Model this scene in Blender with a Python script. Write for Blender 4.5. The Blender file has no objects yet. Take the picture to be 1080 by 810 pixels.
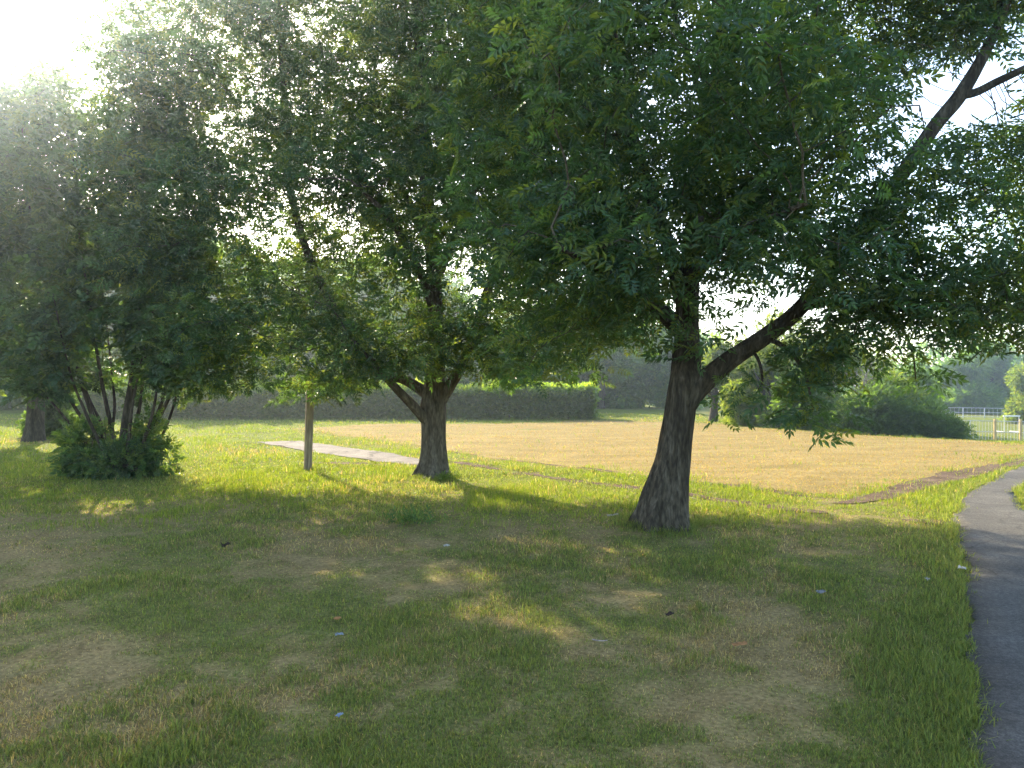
import bpy, math, random
import numpy as np
from mathutils import Vector

rng = np.random.default_rng(11)
random.seed(11)
scene = bpy.context.scene
COL = scene.collection
F, CX, CY, EYE = 820.0, 540.0, 405.0, 1.6
SUN_AZ = math.radians(-27)        # left of straight ahead
SUN_EL = math.radians(27)
VEIL = .0022

# ------------------------------------------------------------------ noise
def _hash(ix, iy, iz, seed):
    h = (ix.astype(np.int64) * 374761393 + iy.astype(np.int64) * 668265263
         + iz.astype(np.int64) * 2147483647 + seed * 1274126177) & 0xFFFFFFFF
    h = ((h ^ (h >> 13)) * 1274126177) & 0xFFFFFFFF
    h = h ^ (h >> 16)
    return (h & 0xFFFFFF) / float(0xFFFFFF)

def vnoise(p, seed=0):
    p = np.asarray(p, float)
    if p.shape[-1] == 2:
        p = np.concatenate([p, np.zeros(p.shape[:-1] + (1,))], -1)
    i = np.floor(p); f = p - i; f = f * f * (3 - 2 * f); i = i.astype(np.int64)
    r = 0
    for dx in (0, 1):
        for dy in (0, 1):
            for dz in (0, 1):
                w = (f[..., 0] if dx else 1 - f[..., 0]) * (f[..., 1] if dy else 1 - f[..., 1]) * (f[..., 2] if dz else 1 - f[..., 2])
                r = r + w * _hash(i[..., 0] + dx, i[..., 1] + dy, i[..., 2] + dz, seed)
    return r

def fbm(p, scale, octv=4, seed=0):
    p = np.asarray(p, float); r = 0; a = 1.0; t = 0
    for k in range(octv):
        r = r + a * vnoise(p * scale, seed + 17 * k); t += a; a *= .5; scale *= 2.03
    return r / t

def sstep(a, b, x):
    t = np.clip((x - a) / (b - a), 0, 1); return t * t * (3 - 2 * t)

def norm(v):
    return v / np.maximum(np.linalg.norm(v, axis=-1, keepdims=True), 1e-9)

# ------------------------------------------------------------------ terrain
def height(x, y):
    x = np.asarray(x, float); y = np.asarray(y, float)
    t = .5 * x + .85 * y
    z = -1.15 * sstep(23.5, 38, t) * sstep(9.5, 17, x)
    p = np.stack([x, y], -1)
    near = 1 - sstep(16, 40, np.hypot(x, y))
    z = z + (fbm(p, .35, 3, 5) - .5) * .10 * (.25 + .75 * near) + (fbm(p, 2.2, 2, 9) - .5) * .03 * near
    return z

def G(px, py):                    # spot on level ground
    y = F * EYE / (py - CY); return ((px - CX) * y / F, y)

def W(px, py, y):                 # spot at distance y
    return np.array([(px - CX) * y / F, y, EYE - (py - CY) * y / F])

# ------------------------------------------------------------------ mesh helpers
def mesh_np(name, verts, faces, mat, parent=None, col=None, smooth=False):
    """faces: list of (M,k) int arrays"""
    me = bpy.data.meshes.new(name)
    verts = np.ascontiguousarray(verts, np.float32)
    me.vertices.add(len(verts)); me.vertices.foreach_set('co', verts.ravel())
    nl = sum(f.size for f in faces); nf = sum(len(f) for f in faces)
    idx = np.concatenate([f.ravel() for f in faces]).astype(np.int32)
    tot = np.concatenate([np.full(len(f), f.shape[1], np.int32) for f in faces])
    st = np.concatenate([[0], np.cumsum(tot)[:-1]]).astype(np.int32)
    me.loops.add(nl); me.loops.foreach_set('vertex_index', idx)
    me.polygons.add(nf); me.polygons.foreach_set('loop_start', st); me.polygons.foreach_set('loop_total', tot)
    me.polygons.foreach_set('use_smooth', np.full(nf, smooth, bool))
    me.update(calc_edges=True)
    if col is not None:
        a = me.color_attributes.new('Col', 'FLOAT_COLOR', 'POINT')
        c = np.ones((len(verts), 4), np.float32); c[:, :3] = col
        a.data.foreach_set('color', c.ravel())
    me.materials.append(mat)
    o = bpy.data.objects.new(name, me); COL.objects.link(o)
    if parent: o.parent = parent
    return o

def tag(o, label=None, cat=None, group=None, kind=None):
    if label: o['label'] = label
    if cat: o['category'] = cat
    if group: o['group'] = group
    if kind: o['kind'] = kind
    return o

def empty(name, loc, label, cat, group=None):
    o = bpy.data.objects.new(name, None); COL.objects.link(o)
    o.location = loc; o.empty_display_size = .2
    return tag(o, label, cat, group)

def copy_tree(o, parent=None):
    c = o.copy(); COL.objects.link(c)
    if parent: c.parent = parent
    for ch in o.children: copy_tree(ch, c)
    return c

# ------------------------------------------------------------------ materials
def new_mat(name):
    m = bpy.data.materials.new(name); m.use_nodes = True
    nt = m.node_tree; nt.nodes.clear()
    return m, nt, nt.nodes, nt.links

def leaf_mat(name, trans=.45, tcol=(1.0, 1.0, .35), gain=1.6, rough=.5):
    m, nt, N, L = new_mat(name)
    out = N.new('ShaderNodeOutputMaterial')
    at = N.new('ShaderNodeAttribute'); at.attribute_name = 'Col'
    p = N.new('ShaderNodeBsdfPrincipled'); p.inputs['Roughness'].default_value = rough
    p.inputs['Specular IOR Level'].default_value = .3
    L.new(at.outputs['Color'], p.inputs['Base Color'])
    mul = N.new('ShaderNodeMix'); mul.data_type = 'RGBA'; mul.blend_type = 'MULTIPLY'; mul.inputs[0].default_value = 1
    L.new(at.outputs['Color'], mul.inputs[6]); mul.inputs[7].default_value = (tcol[0] * gain, tcol[1] * gain, tcol[2] * gain, 1)
    t = N.new('ShaderNodeBsdfTranslucent'); L.new(mul.outputs[2], t.inputs['Color'])
    mx = N.new('ShaderNodeMixShader'); mx.inputs[0].default_value = trans
    L.new(p.outputs[0], mx.inputs[1]); L.new(t.outputs[0], mx.inputs[2]); L.new(mx.outputs[0], out.inputs[0])
    return m

def surf_mat(name, cols, scale=(1, 1, 1), nscale=8, rough=.9, bump=.3, bdist=.02, attr=False, detail=8, fine=60):
    """noise mix of two or three colours; attr=True multiplies the colour attribute instead"""
    m, nt, N, L = new_mat(name)
    out = N.new('ShaderNodeOutputMaterial'); p = N.new('ShaderNodeBsdfPrincipled')
    p.inputs['Roughness'].default_value = rough; p.inputs['Specular IOR Level'].default_value = .06
    tc = N.new('ShaderNodeTexCoord'); mp = N.new('ShaderNodeMapping'); mp.inputs['Scale'].default_value = scale
    L.new(tc.outputs['Object'], mp.inputs[0])
    n1 = N.new('ShaderNodeTexNoise'); n1.inputs['Scale'].default_value = nscale; n1.inputs['Detail'].default_value = detail
    n1.inputs['Roughness'].default_value = .65
    n2 = N.new('ShaderNodeTexNoise'); n2.inputs['Scale'].default_value = fine; n2.inputs['Detail'].default_value = 5
    L.new(mp.outputs[0], n1.inputs[0]); L.new(mp.outputs[0], n2.inputs[0])
    r = N.new('ShaderNodeValToRGB'); L.new(n1.outputs['Fac'], r.inputs[0])
    el = r.color_ramp.elements
    while len(el) < len(cols): el.new(.5)
    for i, c in enumerate(cols):
        el[i].position = .3 + .4 * i / max(1, len(cols) - 1); el[i].color = (*c, 1)
    mul = N.new('ShaderNodeMix'); mul.data_type = 'RGBA'; mul.blend_type = 'MULTIPLY'; mul.inputs[0].default_value = 1
    r2 = N.new('ShaderNodeValToRGB'); r2.color_ramp.elements[0].position = .3; r2.color_ramp.elements[1].position = .7
    r2.color_ramp.elements[0].color = (.6, .6, .6, 1); r2.color_ramp.elements[1].color = (1.35, 1.35, 1.35, 1)
    L.new(n2.outputs['Fac'], r2.inputs[0])
    L.new(r.outputs[0], mul.inputs[6]); L.new(r2.outputs[0], mul.inputs[7])
    last = mul.outputs[2]
    if attr:
        at = N.new('ShaderNodeAttribute'); at.attribute_name = 'Col'
        m2 = N.new('ShaderNodeMix'); m2.data_type = 'RGBA'; m2.blend_type = 'MULTIPLY'; m2.inputs[0].default_value = 1
        L.new(last, m2.inputs[6]); L.new(at.outputs['Color'], m2.inputs[7]); last = m2.outputs[2]
    L.new(last, p.inputs['Base Color'])
    b = N.new('ShaderNodeBump'); b.inputs['Strength'].default_value = bump; b.inputs['Distance'].default_value = bdist
    ad = N.new('ShaderNodeMath'); ad.operation = 'ADD'
    L.new(n1.outputs['Fac'], ad.inputs[0]); L.new(n2.outputs['Fac'], ad.inputs[1])
    L.new(ad.outputs[0], b.inputs['Height']); L.new(b.outputs[0], p.inputs['Normal'])
    L.new(p.outputs[0], out.inputs[0])
    return m

M = {}
M['leaf'] = leaf_mat('ash_leaf', .47, (1.28, 1.06, .22), 2.6, .42)
M['leaf_broad'] = leaf_mat('broad_leaf', .46, (1.25, 1.06, .24), 2.4, .45)
M['leaf_far'] = leaf_mat('far_leaf', .48, (1.25, 1.08, .26), 2.5, .6)
M['blade'] = leaf_mat('grass_blade', .45, (1.1, 1.0, .45), 1.6, .55)
M['bark'] = surf_mat('bark', [(.026, .021, .015), (.075, .062, .043), (.15, .128, .092)], (1, 1, .22), 11, .92, .9, .03, fine=45)
M['bark_pale'] = surf_mat('pale_bark', [(.045, .036, .026), (.105, .088, .062), (.17, .145, .105)], (1, 1, .25), 11, .92, .8, .03, fine=45)
M['twig'] = surf_mat('twig_bark', [(.06, .05, .035), (.13, .11, .08)], nscale=6, rough=.9, bump=.2)
M['dead'] = surf_mat('dead_wood', [(.20, .16, .14), (.34, .28, .25)], nscale=6, rough=.9, bump=.2)
M['ground'] = surf_mat('soil_and_thatch', [(.75, .72, .68), (1.0, 1.0, 1.0), (1.2, 1.22, 1.2)], nscale=3.5, rough=1, bump=.7, bdist=.03, attr=True, fine=38)
M['field'] = surf_mat('dried_turf', [(.150, .115, .043), (.205, .153, .058), (.26, .198, .080)], (.6, 1.6, 1), .9, 1, .5, .03, fine=22)
M['dirt'] = surf_mat('bare_earth', [(.065, .044, .029), (.11, .075, .050), (.16, .115, .080)], nscale=3, rough=1, bump=.8, bdist=.03, fine=40)
M['asphalt'] = surf_mat('asphalt', [(.070, .065, .057), (.092, .086, .076), (.122, .114, .101)], nscale=1.6, rough=.85, bump=.5, bdist=.008, fine=130)
def add_cracks(m, scale, dark, wid):
    nt = m.node_tree; N, L = nt.nodes, nt.links
    p = next(n for n in N if n.type == 'BSDF_PRINCIPLED'); src_ = p.inputs['Base Color'].links[0].from_socket
    tc = N.new('ShaderNodeTexCoord'); nz = N.new('ShaderNodeTexNoise'); nz.inputs['Scale'].default_value = 2.2; nz.inputs['Detail'].default_value = 6
    L.new(tc.outputs['Object'], nz.inputs[0])
    mx = N.new('ShaderNodeMix'); mx.data_type = 'RGBA'; mx.blend_type = 'LINEAR_LIGHT'; mx.inputs[0].default_value = .28
    L.new(tc.outputs['Object'], mx.inputs[6]); L.new(nz.outputs['Color'], mx.inputs[7])
    vo = N.new('ShaderNodeTexVoronoi'); vo.feature = 'DISTANCE_TO_EDGE'; vo.inputs['Scale'].default_value = scale; L.new(mx.outputs[2], vo.inputs['Vector'])
    r = N.new('ShaderNodeValToRGB'); r.color_ramp.elements[0].position = wid * .4; r.color_ramp.elements[1].position = wid
    r.color_ramp.elements[0].color = (dark, dark, dark, 1); L.new(vo.outputs['Distance'], r.inputs[0])
    sp = N.new('ShaderNodeTexNoise'); sp.inputs['Scale'].default_value = 38; sp.inputs['Detail'].default_value = 2; L.new(tc.outputs['Object'], sp.inputs[0])
    r3 = N.new('ShaderNodeValToRGB'); r3.color_ramp.elements[0].position = .42; r3.color_ramp.elements[1].position = .62
    r3.color_ramp.elements[0].color = (.84, .84, .84, 1); r3.color_ramp.elements[1].color = (1.18, 1.17, 1.15, 1); L.new(sp.outputs['Fac'], r3.inputs[0])
    a = N.new('ShaderNodeMix'); a.data_type = 'RGBA'; a.blend_type = 'MULTIPLY'; a.inputs[0].default_value = 1
    b = N.new('ShaderNodeMix'); b.data_type = 'RGBA'; b.blend_type = 'MULTIPLY'; b.inputs[0].default_value = 1
    L.new(src_, a.inputs[6]); L.new(r.outputs[0], a.inputs[7]); L.new(a.outputs[2], b.inputs[6]); L.new(r3.outputs[0], b.inputs[7])
    L.new(b.outputs[2], p.inputs['Base Color'])
add_cracks(M['asphalt'], .4, .72, .008)
M['concrete'] = surf_mat('old_concrete', [(.115, .10, .085), (.165, .145, .126), (.205, .182, .16)], nscale=2.2, rough=.9, bump=.3, bdist=.01, fine=60)
M['post'] = surf_mat('weathered_timber', [(.15, .115, .075), (.24, .19, .125), (.33, .27, .18)], (1, 1, .1), 14, .85, .4, .01, fine=50)
M['new_post'] = surf_mat('fresh_timber', [(.42, .30, .15), (.55, .42, .22)], (1, 1, .15), 9, .8, .3, .01)
M['steel'] = surf_mat('galvanised_steel', [(.42, .43, .45), (.55, .56, .58)], nscale=8, rough=.45, bump=.05)
M['white'] = surf_mat('white_paint', [(.70, .70, .70), (.80, .80, .79)], nscale=5, rough=.5, bump=.1)

add_cracks(M['concrete'], .35, .5, .012)
# ------------------------------------------------------------------ ground zones
def seg_poly_inside(x, y, poly):
    poly = np.asarray(poly); n = len(poly); ins = np.zeros(x.shape, bool); j = n - 1
    for i in range(n):
        xi, yi = poly[i]; xj, yj = poly[j]
        c = ((yi > y) != (yj > y)) & (x < (xj - xi) * (y - yi) / (yj - yi + 1e-12) + xi)
        ins ^= c; j = i
    return ins

def line_dist(x, y, pts):
    d = np.full(x.shape, 1e9)
    for (ax, ay), (bx, by) in zip(pts[:-1], pts[1:]):
        vx, vy = bx - ax, by - ay
        t = np.clip(((x - ax) * vx + (y - ay) * vy) / (vx * vx + vy * vy), 0, 1)
        d = np.minimum(d, np.hypot(x - ax - t * vx, y - ay - t * vy))
    return d

def smooth_line(pts, n=8):
    pts = [np.array(p, float) for p in pts]; out = []
    P = [2 * pts[0] - pts[1]] + pts + [2 * pts[-1] - pts[-2]]
    for i in range(1, len(P) - 2):
        a, b, c, d = P[i - 1], P[i], P[i + 1], P[i + 2]
        for k in range(n):
            t = k / n
            out.append(.5 * (2 * b + (c - a) * t + (2 * a - 5 * b + 4 * c - d) * t * t + (3 * b - a - 3 * c + d) * t ** 3))
    out.append(pts[-1]); return np.array(out)

FIELD = [G(300, 452), G(420, 468), G(520, 483), G(620, 496), G(720, 508), G(820, 518), G(900, 523), G(960, 513), G(1030, 498), (10.4, 16.4),
         (13.6, 19.6), (13.4, 22.4), G(930, 459), G(860, 455), G(760, 447.5), G(700, 445), G(625, 443), G(520, 446.5), G(400, 447)]
PATH_L = [(-1.1, -4.), (.35, -.6), (1.15, 1.5), (2.05, 3.4), (2.66, 4.45), (3.75, 6.45), (4.86, 8.45), (5.6, 9.75), (6.4, 10.95), (8.07, 13.0), (9.93, 15.1), (12.6, 17.6), (16., 20.5), (20, 24.)]
PATH_R = [(.7, -4.4), (2.1, -1.0), (2.9, 1.0), (3.75, 3.0), (4.35, 4.1), (5.25, 6.0), (6.12, 8.7), (6.78, 10.4), (7.55, 11.6), (8.4, 12.6), (10.3, 14.55), (13.1, 17.1), (16.7, 19.9), (20.7, 23.4)]
TRACK = [(G(880, 532), .05), (G(905, 529), .13), (G(935, 522), .21), (G(968, 513), .26), (G(1010, 502), .27), (G(1050, 492.5), .26), ((10.4, 15.7), .35), ((14, 18.8), .35)]
WORN_A = [(G(250, 466), .07), (G(470, 487), .18), (G(520, 494), .28), (G(600, 506), .17), (G(690, 517), .16), (G(800, 534), .13), (G(900, 546), .17), (G(960, 551), .25), (G(1002, 556), .2)]
WORN_B = [(G(480, 477), .10), (G(560, 487), .12), (G(680, 502), .13), (G(800, 516), .13), (G(880, 526), .16), (G(905, 528), .3)]
BARE = [(G(325, 489), .18), (G(352, 489), .30), (G(385, 490.5), .26), (G(405, 492), .12)]
CONC = [G(268, 466.3), G(318, 464.2), G(380, 473.5), G(446, 485.5), G(447, 493.5), G(395, 488), G(330, 476.5)]
pl, pr = smooth_line(PATH_L), smooth_line(PATH_R)
PATH_POLY = np.concatenate([pl, pr[::-1]])
TRK = np.array([p for p, _ in TRACK]); WA = np.array([p for p, _ in WORN_A]); WB = np.array([p for p, _ in WORN_B]); BR = np.array([p for p, _ in BARE])

def dryness(x, y):
    p = np.stack([x, y], -1)
    d = .45 + (fbm(p, .55, 4, 31) - .5) * 1.0 + (fbm(p, 2.3, 4, 37) - .5) * 1.5 + (fbm(p, 9, 3, 41) - .5) * 1.3
    for px, py, sx, sy, a in ((10, 560, 1.6, 2.4, .75), (20, 720, .7, 1.2, .6), (330, 575, 1.4, 1.0, .45), (830, 690, .75, 1.0, .7), (800, 790, .6, .45, .5), (600, 640, 1.2, .9, .18),
                              (480, 600, 1.6, .8, .25), (150, 540, 1.6, .6, .2), (690, 730, .3, .3, .3), (180, 640, 1.1, .9, -.45), (330, 760, .7, .5, -.35), (560, 780, .8, .4, -.3), (300, 500, 3, 1.2, -.35), (620, 530, 3, .9, -.45)):
        gx, gy = G(px, py)
        d = d + a * .72 * np.exp(-((x - gx) / sx) ** 2 - ((y - gy) / sy) ** 2)
    pd = line_dist(x, y, np.array(PATH_L))
    d = d - .75 * np.exp(-(pd / .55) ** 2)
    d = d - .35 * sstep(10.3, 11.5, y)
    return np.clip(d, 0, 1)

GREEN_SOIL = np.array((.135, .135, .042)); DRY_SOIL = np.array((.225, .168, .074)); FAR_GREEN = np.array((.125, .145, .026))
def ground_col(x, y):
    d = dryness(x, y)[..., None]
    c = GREEN_SOIL * (1 - d) + DRY_SOIL * d
    f = sstep(11, 14, y)[..., None]
    p = np.stack([x, y], -1)
    y2 = FAR_GREEN * (1 + .5 * (fbm(p, .8, 3, 3) - .5)[..., None])
    yel = sstep(.52, .72, fbm(p, .5, 3, 77))[..., None] * .5
    y2 = y2 * (1 - yel) + np.array((.17, .145, .055)) * yel
    return c * (1 - f) + y2 * f

def axis(lo, hi, a, b, step, grow=1.13):
    v = list(np.arange(a, b + 1e-6, step)); s = step
    while v[-1] < hi: s *= grow; v.append(v[-1] + s)
    s = step; left = [a]
    while left[-1] > lo: s *= grow; left.append(left[-1] - s)
    return np.array(left[1:][::-1] + v)

gx = axis(-230, 230, -14, 14, .11); gy = axis(-60, 230, 1.0, 22, .11)
XX, YY = np.meshgrid(gx, gy)
ZZ = height(XX, YY)
nx, ny = len(gx), len(gy)
ii = (np.arange(ny - 1)[:, None] * nx + np.arange(nx - 1)[None, :]).ravel()
quads = np.stack([ii, ii + 1, ii + nx + 1, ii + nx], -1)
ground = mesh_np('ground', np.stack([XX, YY, ZZ], -1).reshape(-1, 3), [quads], M['ground'], None, ground_col(XX, YY).reshape(-1, 3), True)
tag(ground, 'rough park lawn with green and dried patches', 'ground', kind='structure')

def sheet(name, poly, mat, dz, step, jitter=0.0, jscale=2.0, seed=0):
    """a sheet lying on the terrain inside a ragged outline: grid cells kept where a noisy test says inside"""
    poly = np.asarray(poly)
    lo, hi = poly.min(0) - .3, poly.max(0) + .3
    xs = np.arange(lo[0], hi[0], step); ys = np.arange(lo[1], hi[1], step)
    X, Y = np.meshgrid(xs, ys); p = np.stack([X, Y], -1)
    jx = (fbm(p, jscale, 3, seed) - .5) * 2 * jitter; jy = (fbm(p, jscale, 3, seed + 5) - .5) * 2 * jitter
    ins = seg_poly_inside(X + jx, Y + jy, poly)
    keep = (ins[:-1, :-1] & ins[1:, :-1] & ins[:-1, 1:] & ins[1:, 1:]).ravel()
    n = len(xs); i = (np.arange(len(ys) - 1)[:, None] * n + np.arange(n - 1)[None, :]).ravel()[keep]
    q = np.stack([i, i + 1, i + n + 1, i + n], -1)
    used, inv = np.unique(q, return_inverse=True)
    v = np.stack([X.ravel()[used], Y.ravel()[used]], -1)
    v = np.concatenate([v, (height(v[:, 0], v[:, 1]) + dz)[:, None]], -1)
    return mesh_np(name, v, [inv.reshape(q.shape)], mat, smooth=True)

def ribbon(name, L, R, mat, dz, ncross=6, skirt=0.0):
    k = np.linspace(0, 1, ncross)[None, :, None]
    P = L[:, None, :] * (1 - k) + R[:, None, :] * k
    z = height(P[..., 0], P[..., 1]) + dz
    V = np.concatenate([P, z[..., None]], -1)
    if skirt:
        a = V[:, :1].copy(); a[..., 2] -= skirt; b = V[:, -1:].copy(); b[..., 2] -= skirt
        V = np.concatenate([a, V, b], 1)
    n, m = V.shape[:2]
    i = (np.arange(n - 1)[:, None] * m + np.arange(m - 1)[None, :]).ravel()
    return mesh_np(name, V.reshape(-1, 3), [np.stack([i, i + 1, i + m + 1, i + m], -1)], mat, smooth=True)

def strip_lines(pts, seed, rough=.35, broken=False):
    c = smooth_line([p for p, _ in pts], 14); w = smooth_line([(a, 0) for _, a in pts], 14)[:, 0]
    t = norm(np.gradient(c, axis=0)); n = np.stack([-t[:, 1], t[:, 0]], -1)
    k1 = 1 + (fbm(c, 2.3, 3, seed) - .5) * 2 * rough; k2 = 1 + (fbm(c, 2.3, 3, seed + 3) - .5) * 2 * rough
    if broken:
        g_ = sstep(.40, .56, fbm(c, .9, 3, seed + 8)); k1 = k1 * g_; k2 = k2 * g_
    return c + n * (w * k1)[:, None], c - n * (w * k2)[:, None]

tag(sheet('dry_field', FIELD, M['field'], .004, .16, .35, .7, 3), 'straw coloured dried-out mown field', 'field', kind='structure')
pl2, pr2 = smooth_line(PATH_L, 70), smooth_line(PATH_R, 70)
for e_, sd_ in ((pl2, 4), (pr2, 8)):
    t_ = norm(np.gradient(e_, axis=0)); e_ += np.stack([-t_[:, 1], t_[:, 0]], -1) * ((fbm(e_, 1.5, 3, sd_) - .5) * .20 + (fbm(e_, 9, 3, sd_ + 1) - .5) * .09)[:, None]
tag(ribbon('path', pl2, pr2, M['asphalt'], .020, 8, .06), 'grey asphalt footpath curving away to the right', 'path', kind='structure')
for i, (nm, s, dz) in enumerate((('dirt_path', TRACK, .012), ('worn_path', WORN_A, .010), ('worn_path', WORN_B, .008), ('worn_path', BARE, .008))):
    l, r = strip_lines(s, 20 + i * 9, (.5, .8, .8, .6)[i], i in (1, 2))
    tag(ribbon(nm, l, r, M['dirt'], dz, 5), ['brown trodden dirt track beside the dry field', 'thin worn earth line across the lit grass', 'thin worn earth line along the field edge', 'bare earth patch beside the wooden post'][i], 'path', kind='structure')
tag(sheet('concrete_path', CONC, M['concrete'], .016, .07, .10, 1.6, 40), 'pale concrete strip between post and field', 'path', kind='structure')

# ------------------------------------------------------------------ grass
GREENS = np.array([(.122, .165, .038), (.152, .190, .046), (.102, .150, .038), (.188, .205, .054)])
STRAWS = np.array([(.30, .228, .100), (.37, .285, .14), (.23, .17, .08), (.32, .275, .14)])

def blades(name, x, y, h, w, col, lean=.5, label=None):
    n = len(x); z = height(x, y)
    a = rng.uniform(0, 2 * math.pi, n); side = np.stack([np.cos(a), np.sin(a), np.zeros(n)], -1)
    b = rng.uniform(0, 2 * math.pi, n); ln = np.abs(rng.normal(0, lean, n)) + .1
    bend = np.stack([np.cos(b), np.sin(b), np.zeros(n)], -1) * (ln * h)[:, None]
    p = np.stack([x, y, z - .005], -1); up = np.zeros((n, 3)); up[:, 2] = h
    k = np.clip(1 - .30 * ln ** 1.5, .12, 1)[:, None]
    s = side * (w * .5)[:, None]
    V = np.stack([p - s, p + s, p + up * .6 * k + bend * .35 + s * .8, p + up * .6 * k + bend * .35 - s * .8, p + up * k + bend], 1)
    base = np.arange(n)[:, None] * 5
    q = base + np.array([[0, 1, 2, 3]]); t = base + np.array([[3, 2, 4]])
    C = np.repeat(col, 5, axis=0)
    o = mesh_np(name, V.reshape(-1, 3), [q, t], M['blade'], None, C)
    return o

def sample_lawn(n, y0, y1, pw, side=.78, extra=1.4):
    u = rng.uniform(0, 1, n); e = 1 - pw
    y = (y0 ** e + u * (y1 ** e - y0 ** e)) ** (1 / e)
    x = rng.uniform(-1, 1, n) * (side * y + extra)
    return x, y

def off_hard(x, y, m=0.0):
    ok = ~seg_poly_inside(x, y, PATH_POLY)
    ok &= ~seg_poly_inside(x, y, np.array(CONC))
    p = np.stack([x, y], -1); j = (fbm(p, 3, 2, 55) - .5) * .25
    for c, w in ((TRK, .22), (WA, .08), (WB, .06), (BR, .2)):
        ok &= (line_dist(x, y, c) + j > w) | (rng.uniform(0, 1, len(x)) < .12)
    return ok

x, y = sample_lawn(1000000, 1.6, 16.5, 1.60)
fld = seg_poly_inside(x, y, np.array(FIELD))
d = dryness(x, y)
dens = .75 + .25 * sstep(.75, .3, d) + .2 * (fbm(np.stack([x, y], -1), 3.1, 2, 61) - .5)
ok = off_hard(x, y) & ~fld & (rng.uniform(0, 1, len(x)) < dens)
x, y, d = x[ok], y[ok], d[ok]
pn = fbm(np.stack([x, y], -1), 1.3, 3, 71); pd = line_dist(x, y, np.array(PATH_L))
h = (.024 + .034 * sstep(.35, .75, pn) + .022 * np.exp(-(pd / .35) ** 2) - .012 * d) * rng.uniform(.6, 1.5, len(x))
w = rng.uniform(.0026, .0058, len(x)) * np.maximum(1, y / 5)
dry = rng.uniform(0, 1, len(x)) < np.clip(d * 1.05 - .08 + .08 * rng.normal(0, 1, len(x)), .07, .95)
c = np.where(dry[:, None], STRAWS[rng.integers(0, 4, len(x))], GREENS[rng.integers(0, 4, len(x))]) * rng.uniform(.50, 1.5, (len(x), 1))
h = np.where(dry, h * rng.uniform(.45, 1.0, len(x)), h); lean = np.where(dry, 1.3, .7)
tag(blades('grass', x, y, h, w, c, lean), 'short shaded lawn grass mixed green and straw', 'grass', kind='stuff')

bx_, by_ = [], []
for (cx_, cy_), r_, m_ in ((G(699, 556), .30, 2600), (G(457, 503), .27, 1800), (G(324.5, 496.5), .1, 500)):
    a_ = rng.uniform(0, 6.283, m_); q_ = r_ + np.abs(rng.normal(0, .14, m_)) * (1 + .8 * np.sin(a_ * 3))
    bx_.append(cx_ + q_ * np.cos(a_)); by_.append(cy_ + q_ * np.sin(a_))
bx_, by_ = np.concatenate(bx_), np.concatenate(by_)
# blades leaning over the tarmac's edge
for e_, sg_ in ((pl2, 1), (pr2, -1)):
    e_ = e_[(e_[:, 1] > 1.5) & (e_[:, 1] < 16)]
    i_ = rng.integers(0, len(e_), 9000); q_ = e_[i_] + rng.normal(0, .05, (9000, 2)) - (.05 * sg_, 0)
    kp = fbm(q_, 4, 2, 66) > .42; bx_ = np.concatenate([bx_, q_[kp, 0]]); by_ = np.concatenate([by_, q_[kp, 1]])
hb = rng.uniform(.03, .085, len(bx_)); hb[:4900] *= 1.4; cb = GREENS[rng.integers(0, 4, len(bx_))] * rng.uniform(.8, 1.25, (len(bx_), 1))
tag(blades('grass', bx_, by_, hb, rng.uniform(.004, .008, len(bx_)) * np.maximum(1, by_ / 8), cb, .7), 'longer uncut grass collars around trunks and post', 'grass', kind='stuff')

x, y = sample_lawn(330000, 8.2, 42, 1.5, .80, 1)
cut = rng.uniform(0, 1, len(x)) < sstep(8.0, 11.5, y); x, y = x[cut], y[cut]
fld = seg_poly_inside(x, y, np.array(FIELD))
fe = line_dist(x, y, FIELD + [FIELD[0]])
ok = off_hard(x, y) & (~fld | (rng.uniform(0, 1, len(x)) < .75 * np.exp(-(fe / .45) ** 2) * sstep(.35, .6, fbm(np.stack([x, y], -1), 1.1, 3, 14)) * 1.4 + .03))
x, y = x[ok], y[ok]
pn = fbm(np.stack([x, y], -1), .9, 3, 71)
tf = fbm(np.stack([x, y], -1), 2.6, 2, 73)
h = (.030 + .045 * sstep(.4, .75, pn) + .07 * sstep(.62, .8, tf)) * rng.uniform(.6, 1.5, len(x)); w = .007 * np.maximum(1, y / 10) * rng.uniform(.7, 1.3, len(x))
dry = rng.uniform(0, 1, len(x)) < np.clip(.06 + (fbm(np.stack([x, y], -1), .5, 3, 77) - .5) * 1.1, .04, .8)
c = np.where(dry[:, None], STRAWS[rng.integers(0, 4, len(x))], GREENS[rng.integers(0, 4, len(x))] * np.array((.98, 1.06, .46))) * rng.uniform(.8, 1.3, (len(x), 1))  # the sunlit strip's yellower tone is put into the blade colour
tag(blades('grass', x, y, h, w, c, .5), 'sunlit rough grass around the dry field', 'grass', kind='stuff')

x, y = sample_lawn(150000, 10.5, 36, 1.4, .80, 1)
p = np.stack([x, y], -1)
fe = line_dist(x, y, FIELD + [FIELD[0]])
ok = (seg_poly_inside(x, y, np.array(FIELD)) | (rng.uniform(0, 1, len(x)) < .5 * np.exp(-(fe / .5) ** 2))) & off_hard(x, y)
x, y = x[ok], y[ok]
h = rng.uniform(.015, .045, len(x)); w = .006 * np.maximum(1, y / 10) * rng.uniform(.7, 1.3, len(x))
gm = rng.uniform(0, 1, len(x)) < .05 + .45 * sstep(.54, .72, fbm(np.stack([x, y], -1), .45, 4, 12)) + .3 * np.exp(-(fe[ok] / .9) ** 2)
c = np.where(gm[:, None], GREENS[3] * 1.2, STRAWS[rng.integers(0, 4, len(x))] * np.array((.82, .72, .50))) * rng.uniform(.85, 1.2, (len(x), 1))
tag(blades('field_grass', x, y, h, w, c, .6), 'dead straw stubble covering the field', 'grass', kind='stuff')

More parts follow.
